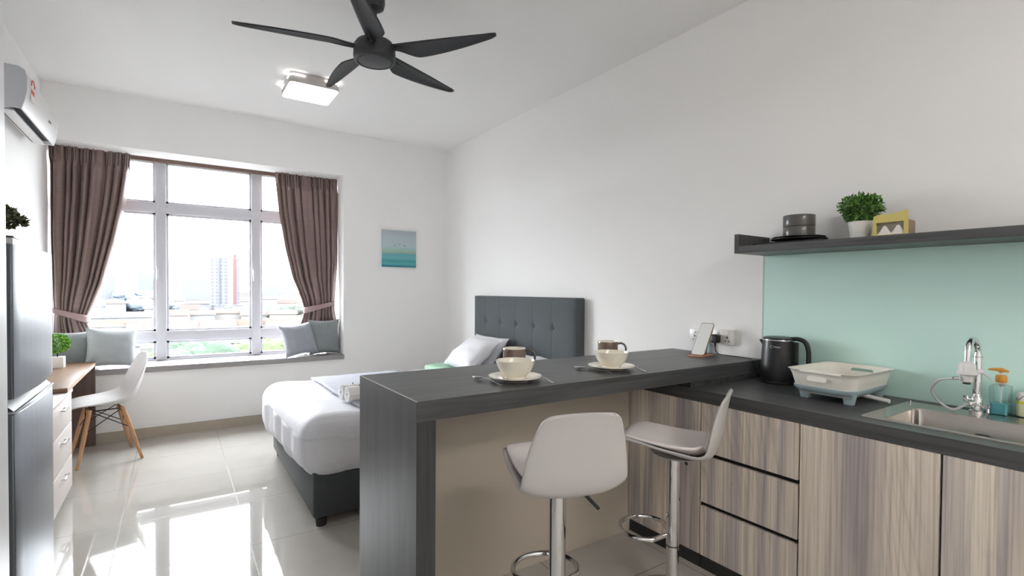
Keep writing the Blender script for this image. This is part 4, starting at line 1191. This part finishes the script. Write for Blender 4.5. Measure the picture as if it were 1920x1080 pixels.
# ------------------------------------------------------------------ crockery on the bar
def crockery(bx, by, mx, my, mh, s1, s2, tags):
    z = ZB
    sa = solo('saucer', L([(0, .0), (.060, .0), (.062, .003), (.085, .010), (.112, .019), (.112, .022), (.085, .014), (.055, .009), (0, .009)], (bx, by, z+.0006), 56), M['cream'], tags[0], 'saucer', (bx, by, z), 'cream saucers on the bar')
    bo_ = solo('soup_bowl', L([(0, 0), (.042, 0), (.044, .003), (.043, .008), (.056, .019), (.071, .040), (.080, .061), (.0835, .076), (.081, .077), (.077, .061), (.067, .040), (.050, .020), (.030, .012), (0, .011)], (bx, by, z+.0102), 56), M['cream'], tags[1], 'bowl', (bx, by, z+.0102), 'cream bowls on the saucers')
    mg = thing('mug', tags[2], 'mug', (mx, my, z), 0, 'brown mugs on the bar')
    finish('cup', L([(0, 0, 1), (.050, 0, 0), (.054, .004, 0), (.0555, .09, 0), (.0555, .098, 1), (.053, .101, 1), (.051, .09, 1), (.050, .01, 1), (0, .008, 1)], (mx, my, z+.0005), 44), [M['brown'], M['cream']], mg, 40)
    d = Vector((math.cos(mh), math.sin(mh), 0)); p = [(.050, .084), (.072, .090), (.092, .080), (.100, .058), (.094, .034), (.078, .018), (.052, .014)]
    finish('handle', T(bez([Vector((mx, my, z))+d*a+Vector((0, 0, b)) for a, b in p], 6), .0055, 12), M['browngrip'], mg, 60)
    def spoon(nm, x, y, rz, label, grp, kind):
        t = thing(nm, label, nm, (x, y, z), rz, grp)
        if kind == 'spoon':
            def bowl(u, v):
                a = 2*PI*u; r = v
                wy = .021; lx = .030
                return (-.030+lx*r*math.cos(a), wy*r*math.sin(a), .004+.007*r*r+.003*max(0, math.cos(a))*r)
            b = gridsurf(bowl, 28, 6)
            o = finish('spoon_bowl', b, M['chromedull'], t, 60, recalc=False, local=True)
            sm = o.modifiers.new('thick', 'SOLIDIFY'); sm.thickness = .0014
        else:
            b = B(-.045, 0, -.010, .010, .005, .0065, bev=.0008)
            for k_ in range(4): box(b, -.085, -.045, -.0095+k_*.0055, -.0065+k_*.0055, .005, .0065)
            finish('tines', b, M['chromedull'], t, 30, local=True)
        def hd_(u, v):
            x_ = u*.135; w_ = .0028+.0035*u**2
            return (x_-.001, (v-.5)*2*w_, .010+.010*math.sin(PI*min(1, u*1.0))*(1-u)*1.4-.008*u)
        b = gridsurf(hd_, 20, 3); o = finish('handle', b, M['chromedull'], t, 60, recalc=False, local=True)
        sm = o.modifiers.new('thick', 'SOLIDIFY'); sm.thickness = .002
        return t
    spoon('spoon', *s1, tags[3], 'spoons left of the saucers', 'spoon')
    spoon('fork', *s2, tags[4], 'forks right of the saucers', 'fork')
ds = (1.045-1.087, 1.669-1.945); a1 = math.atan2(ds[1], ds[0])
crockery(1.195, 1.765, 1.375, 2.04, R(-38),
         (1.075, 1.835, R(-84), ), (1.300, 1.765, R(-92)),
         ('cream saucer under the left bowl, nearest the waterfall end of the bar', 'cream bowl on the saucer nearest the waterfall end of the bar',
          'brown mug behind the left cream bowl, nearer the waterfall end', 'steel spoon left of the saucer nearest the waterfall end',
          'steel fork tucked by the right side of the left saucer'))
crockery(1.765, 1.775, 2.02, 2.06, R(-38),
         (1.645, 1.825, R(-70)), (1.865, 1.765, R(-95)),
         ('cream saucer under the right bowl, nearer the phone', 'cream bowl on the saucer nearer the phone',
          'brown mug behind the right cream bowl, nearer the phone', 'steel spoon between the two saucers, left of the right one',
          'steel fork tucked by the right side of the saucer nearer the phone'))

# ------------------------------------------------------------------ bar stools
def make_stool(label, loc, rz, dz):
    t = thing('bar_stool', label, 'bar stool', (loc[0], loc[1], 0), rz, 'white bar stools at the breakfast bar')
    z = .602+dz
    prof = [(.228, .058, .090, -.004, 0), (.214, .080, .128, -.006, 0), (.175, .090, .150, -.004, 0), (.11, .074, .161, .010, 0), (.03, .046, .167, .028, 0), (-.06, .028, .170, .038, 0),
            (-.125, .026, .173, .036, .006), (-.168, .050, .175, .028, .016), (-.188, .105, .171, .014, .024), (-.198, .170, .161, .004, .024), (-.208, .230, .147, .0, .020), (-.217, .276, .132, -.004, .014), (-.224, .299, .119, -.008, .010), (-.226, .307, .099, -.010, .006)]
    make_shell([(a, b+z, c, d, e) for a, b, c, d, e in prof], 'seat_shell', M['stoolshell'], t, .011)
    pad = [(.210, .086, .105, -.006, 0), (.175, .102, .135, -.006, 0), (.11, .088, .146, .006, 0), (.03, .060, .149, .028, 0), (-.06, .043, .149, .044, 0), (-.115, .045, .138, .046, .006), (-.140, .060, .115, .04, .01)]
    make_shell([(a, b+z, c, d, e) for a, b, c, d, e in pad], 'seat_pad', M['stoolpad'], t, .014)
    finish('under_plate', L([(0, z), (.055, z), (.080, z+.006), (.105, z+.016), (.115, z+.022), (0, z+.024)], (-.02, 0, 0), 32), M['stoolshell'], t, 40, local=True)
    finish('column', T([(0, 0, .215+dz), (0, 0, z+.004)], .028, 32), M['chrome'], t, 40, local=True)
    finish('joint_ring', T([(0, 0, .211+dz), (0, 0, .216+dz)], .0288, 32), M['blackplastic'], t, 40, local=True)
    finish('post', T([(0, 0, .03), (0, 0, .214+dz)], .0265, 32), M['chrome'], t, 40, local=True)
    finish('base', L([(0, 0), (.180, 0), (.183, .004), (.178, .010), (.12, .022), (.05, .034), (.032, .05), (0, .05)], (0, 0, 0), 56), M['chrome'], t, 40, local=True)
    pts = [Vector((.024, -.03, .262+dz))]
    cx, rx, ry = .125, .105, .118
    for i in range(19):
        q = R(-128+256*i/18); pts.append(Vector((cx+rx*math.cos(q), ry*math.sin(q), .262+dz)))
    pts.append(Vector((.024, .03, .262+dz)))
    finish('foot_ring', T(bez(pts, 4), .0100, 12), M['chrome'], t, 60, local=True)
    lv = bmesh.new(); tube(lv, [(0, -.03, z+.006), (-.012, -.062, z+.002), (-.022, -.092, z-.024)], .0030, 8)
    l_ = finish('lever', lv, M['chrome'], t, 50, local=True)
    finish('lever_grip', T([(-.022, -.092, z-.024), (-.033, -.136, z-.070)], .0060, 10), M['blackplastic'], l_, 50, local=True)
    return t
def spot(u, d):
    r_ = (u-960)/FPX*d
    return (math.sin(YAW)*d+math.cos(YAW)*r_, math.cos(YAW)*d-math.sin(YAW)*r_)
make_stool('white bar stool with its back to the viewer, nearer the waterfall end', spot(1049, 1.70), R(71), .082)
make_stool('white bar stool seen from the side, in front of the drawer cabinet', spot(1267, 2.20), R(118), .030)

# ------------------------------------------------------------------ the town outside
GZ = -24.0
fwd = Vector((math.sin(YAW), math.cos(YAW))); rgt = Vector((math.cos(YAW), -math.sin(YAW)))
def out_at(u, dist):
    """point on the ground dist metres away in the bearing of picture column u"""
    d = fwd+rgt*((u-960)/FPX); d.normalize(); return Vector((d.x*dist, d.y*dist, GZ))
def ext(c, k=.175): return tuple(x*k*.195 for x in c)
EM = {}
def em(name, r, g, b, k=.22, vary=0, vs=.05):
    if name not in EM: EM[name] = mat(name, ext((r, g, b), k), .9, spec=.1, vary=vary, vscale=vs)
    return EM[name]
def rotbox(w, d, h, cx, cy, z0, ang):
    b = B(-w/2, w/2, -d/2, d/2, 0, h); b.transform(Matrix.Translation((cx, cy, z0)) @ Matrix.Rotation(ang, 4, 'Z')); return b
k = NT('far_ground'); f = k.noise(k.coords(), .012, 5, .6)
k.l(k.ramp(f, [(.35, ext((.74, .82, .70), .20)), (.5, ext((.9, .87, .84), .20)), (.65, ext((.97, .80, .75), .20))]), k.b.inputs['Base Color']); k.b.inputs['Specular IOR Level'].default_value = 0
k.b.inputs['Roughness'].default_value = 1
gb = gridsurf(lambda u, v: (-2500+5000*u, 9+4200*v, GZ), 10, 10)
go = struct('ground_outside', gb, k.m)
def building(label, u0, u1, dist, ztop, m, dep=14, z0=GZ, cat='building', name='apartment_building', grp='buildings across the town'):
    a, b = out_at(u0, dist), out_at(u1, dist); c = (a+b)/2; w = (b-a).length; an = math.atan2((b-a).y, (b-a).x)
    t = thing(name, label, cat, (c.x, c.y, GZ), an, grp)
    bm = B(-w/2, w/2, 0, dep, 0, ztop-GZ)
    finish('walls', bm, m, t, 0, local=True)
    return t, w
def roof(t, w, h, dep, m, over=.6, hgt=3, gable=True, name='roof'):
    b = PR([(-over, h), (dep+over, h), (dep/2, h+hgt)], 'x', -w/2-over, w/2+over)
    finish(name, b, m, t, 0, local=True)
gw = window_grid('tower_facade', ext((.93, .95, 1), .36), ext((.68, .74, .96), .31), 3.4, 3.0, .55, .55)
t, w = building('tall white tower block with a red stripe in the middle window', 392, 449, 520, 28.5, gw, 22)
finish('red_fin', B(w*.30, w*.39, -.8, 6, 1, 56), em('red_fin', .98, .46, .50, .33), t, 0, local=True)
finish('blue_bay', B(-w*.17, -w*.12, -.5, 4, 4, 52), em('blue_bay', .62, .68, .98, .30), t, 0, local=True)
finish('plain_wing', B(w*.10, w*.30, -.5, 10, 0, 52), em('white_wing', .95, .96, 1, .36), t, 0, local=True)
finish('roof_plant', B(-w*.24, w*.26, 2, 16, 52.5, 54.5), em('white_wing', .95, .96, 1, .36), t, 0, local=True)
finish('podium', B(-w*.34, w*.62, -8, 20, 0, 11), window_grid('podium_facade', ext((.90, .92, 1), .34), ext((.72, .78, .94), .30), 4.5, 3.2, .7, .4), t, 0, local=True)
far = window_grid('hazy_far_facade', ext((.86, .91, 1), .39), ext((.78, .86, 1), .38), 6, 4, .5, .5)  # distance haze is painted into these pale bluish colours
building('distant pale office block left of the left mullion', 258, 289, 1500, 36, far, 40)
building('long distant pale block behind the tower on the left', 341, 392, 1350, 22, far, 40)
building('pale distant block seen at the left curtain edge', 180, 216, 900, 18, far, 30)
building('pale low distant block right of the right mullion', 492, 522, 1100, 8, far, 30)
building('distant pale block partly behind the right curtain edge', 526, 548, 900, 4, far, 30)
wt_ = em('white_walls', .92, .94, .99, .56)
cr = em('cream_walls', .97, .93, .90, .56)
rr_ = em('salmon_roof', .98, .64, .56, .165, .08); rp = em('pink_roof', .97, .76, .70, .165, .06); ro = em('orange_roof', .97, .72, .58, .165, .08); rw = em('white_roof', .95, .94, .95, .19, .03)
rnd = random.Random(42)
low = [(312, 345, 640, -12, 14, rw), (345, 402, 560, -13, 20, rw), (240, 286, 700, -10, 16, rp), (200, 236, 620, -14, 14, rp), (418, 470, 600, -12, 18, rw), (492, 520, 620, -10, 16, rw), (520, 560, 560, -13, 16, rp),
       (170, 285, 330, -14, 34, rw), (314, 352, 330, -13.5, 26, rr_), (356, 402, 345, -14, 26, ro), (404, 452, 360, -14, 28, rr_), (452, 500, 350, -15, 26, rp), (505, 556, 340, -14, 26, ro),
       (165, 240, 270, -15, 22, ro), (240, 300, 262, -16, 22, rp), (314, 376, 265, -16.5, 22, rp), (378, 440, 262, -16, 24, rw), (440, 500, 266, -16.5, 22, ro), (500, 570, 260, -16, 22, rp),
       (60, 165, 300, -14, 26, rp), (575, 660, 310, -15, 26, rw), (205, 262, 215, -18.5, 16, rw), (300, 330, 205, -18, 14, rp), (395, 450, 190, -16.5, 10, rw), (340, 372, 430, -14, 16, rp), (270, 300, 430, -13, 20, rw)]
desc = {rw.name: 'white-roofed', rr_.name: 'salmon-roofed', rp.name: 'pink-roofed', ro.name: 'orange-roofed'}
for i, (u0, u1, d, zt_, dep, rm) in enumerate(low):
    t, w = building('low %s building among the hazy rooftops outside the window' % desc[rm.name], u0, u1, d, zt_, wt_ if i % 2 else cr, dep, grp='low %s buildings outside' % desc[rm.name], name='low_building')
    roof(t, w, zt_-GZ, dep, rm, .8, 2.2+rnd.random()*1.6)
def blob_tree(label, u, dist, r, h, m, grp, n=5, trunk=True):
    c = out_at(u, dist); t = thing('tree', label, 'tree', tuple(c), 0, grp)
    bm = bmesh.new(); rn = random.Random(int(u*7+dist))
    for i in range(n):
        q = bmesh.new(); bmesh.ops.create_icosphere(q, subdivisions=3, radius=1)
        s = r*rn.uniform(.45, .75); o_ = Vector((rn.uniform(-.6, .6)*r, rn.uniform(-.4, .4)*r, (h-s*.8)*rn.uniform(.72, 1.0)))
        for v in q.verts:
            v.co = v.co*s*(1+.16*noise.noise(v.co*2.3+Vector((i, u, 0)))+.06*noise.noise(v.co*7))
            v.co.z *= .8; v.co += o_
        join(bm, q)
    finish('crown', bm, m, t, 0, local=True)
    finish('trunk', T([(0, 0, 0), (0, 0, max(.5, h-r))], r*.10, 8), em('trunk', .6, .6, .6, .6), t, 40, local=True)
gt = em('near_tree_green', .52, .78, .56, .25, .35, .35); gy = em('yellow_green_tree', .66, .82, .40, .22, .3, .35); gb_ = em('hazy_blue_tree', .66, .80, .98, .72, .10, .05); gh = em('hazy_green_tree', .74, .90, .78, .28, .15, .05)  # air haze is put into the colours of the two hazy trees
for u, d, r, h in ((338, 190, 7, 9), (356, 165, 7.5, 9.5), (374, 170, 8, 10.5), (392, 180, 7, 8.5), (250, 170, 5, 5)):
    blob_tree('leafy green tree below the window beyond the ledge', u, d, r, h, gt, 'green trees below the window', 6)
for u, d, r, h in ((326, 175, 6, 8), (412, 185, 8, 7), (430, 175, 8, 7), (448, 180, 8, 7), (466, 185, 7, 8), (496, 180, 9, 9.5), (512, 185, 8, 9), (530, 180, 8, 9), (284, 180, 6, 6.5), (402, 160, 6, 5), (440, 160, 7, 4.5)):
    blob_tree('yellow green tree below the window beyond the ledge', u, d, r, h, gy, 'yellow green trees below the window', 6)
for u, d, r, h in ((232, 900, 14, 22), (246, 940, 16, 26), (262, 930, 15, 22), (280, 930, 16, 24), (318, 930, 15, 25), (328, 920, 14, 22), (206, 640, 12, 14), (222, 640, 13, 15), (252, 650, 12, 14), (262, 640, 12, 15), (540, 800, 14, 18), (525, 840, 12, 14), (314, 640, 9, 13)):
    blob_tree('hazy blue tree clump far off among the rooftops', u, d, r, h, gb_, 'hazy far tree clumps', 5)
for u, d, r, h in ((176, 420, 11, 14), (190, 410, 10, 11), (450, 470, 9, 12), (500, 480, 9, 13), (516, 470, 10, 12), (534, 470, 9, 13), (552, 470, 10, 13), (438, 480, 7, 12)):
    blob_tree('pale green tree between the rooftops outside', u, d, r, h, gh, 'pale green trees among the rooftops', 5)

# ------------------------------------------------------------------ light
SKY = 6.5
wd = bpy.data.worlds.new('World'); sc.world = wd; wd.use_nodes = True
bg = wd.node_tree.nodes['Background']; bg.inputs[0].default_value = (.95, .975, 1.0, 1); bg.inputs[1].default_value = SKY
pl = bpy.data.lights.new('sky_portal', 'AREA'); pl.shape = 'RECTANGLE'; pl.size = XO-XL; pl.size_y = ZO-ZS
pl.cycles.is_portal = True
po = bpy.data.objects.new('sky_portal', pl); col.objects.link(po); po.location = ((XL+XO)/2, YW+.06, (ZS+ZO)/2); po.rotation_euler = (R(-90), 0, 0)

# ------------------------------------------------------------------ camera
cam = bpy.data.cameras.new('camera'); co = bpy.data.objects.new('camera', cam); col.objects.link(co)
F = Vector((math.sin(YAW)*math.cos(PITCH), math.cos(YAW)*math.cos(PITCH), -math.sin(PITCH)))
Rt = Vector((math.cos(YAW), -math.sin(YAW), 0)); Up = Rt.cross(F)
c_, s_ = math.cos(ROLL), math.sin(ROLL)
R2 = Rt*c_+Up*s_; U2 = Up*c_-Rt*s_
mx_ = Matrix((R2, U2, -F)).transposed().to_4x4(); mx_.translation = CAM
co.matrix_world = mx_
cam.sensor_width = 36; cam.lens = FPX*36/1920; cam.shift_y = (CY-540)/1920
cam.clip_start = .02; cam.clip_end = 6000
sc.camera = co
sc.view_settings.view_transform = 'Standard'; sc.view_settings.look = 'None'; sc.view_settings.gamma = 1
sc.view_settings.use_curve_mapping = False
sc.view_settings.exposure = 2.27
try:
    sc.cycles.max_bounces = 12; sc.cycles.diffuse_bounces = 6; sc.cycles.glossy_bounces = 5; sc.cycles.transparent_max_bounces = 12
    sc.cycles.sample_clamp_indirect = 8; sc.cycles.use_denoising = True
except Exception: pass
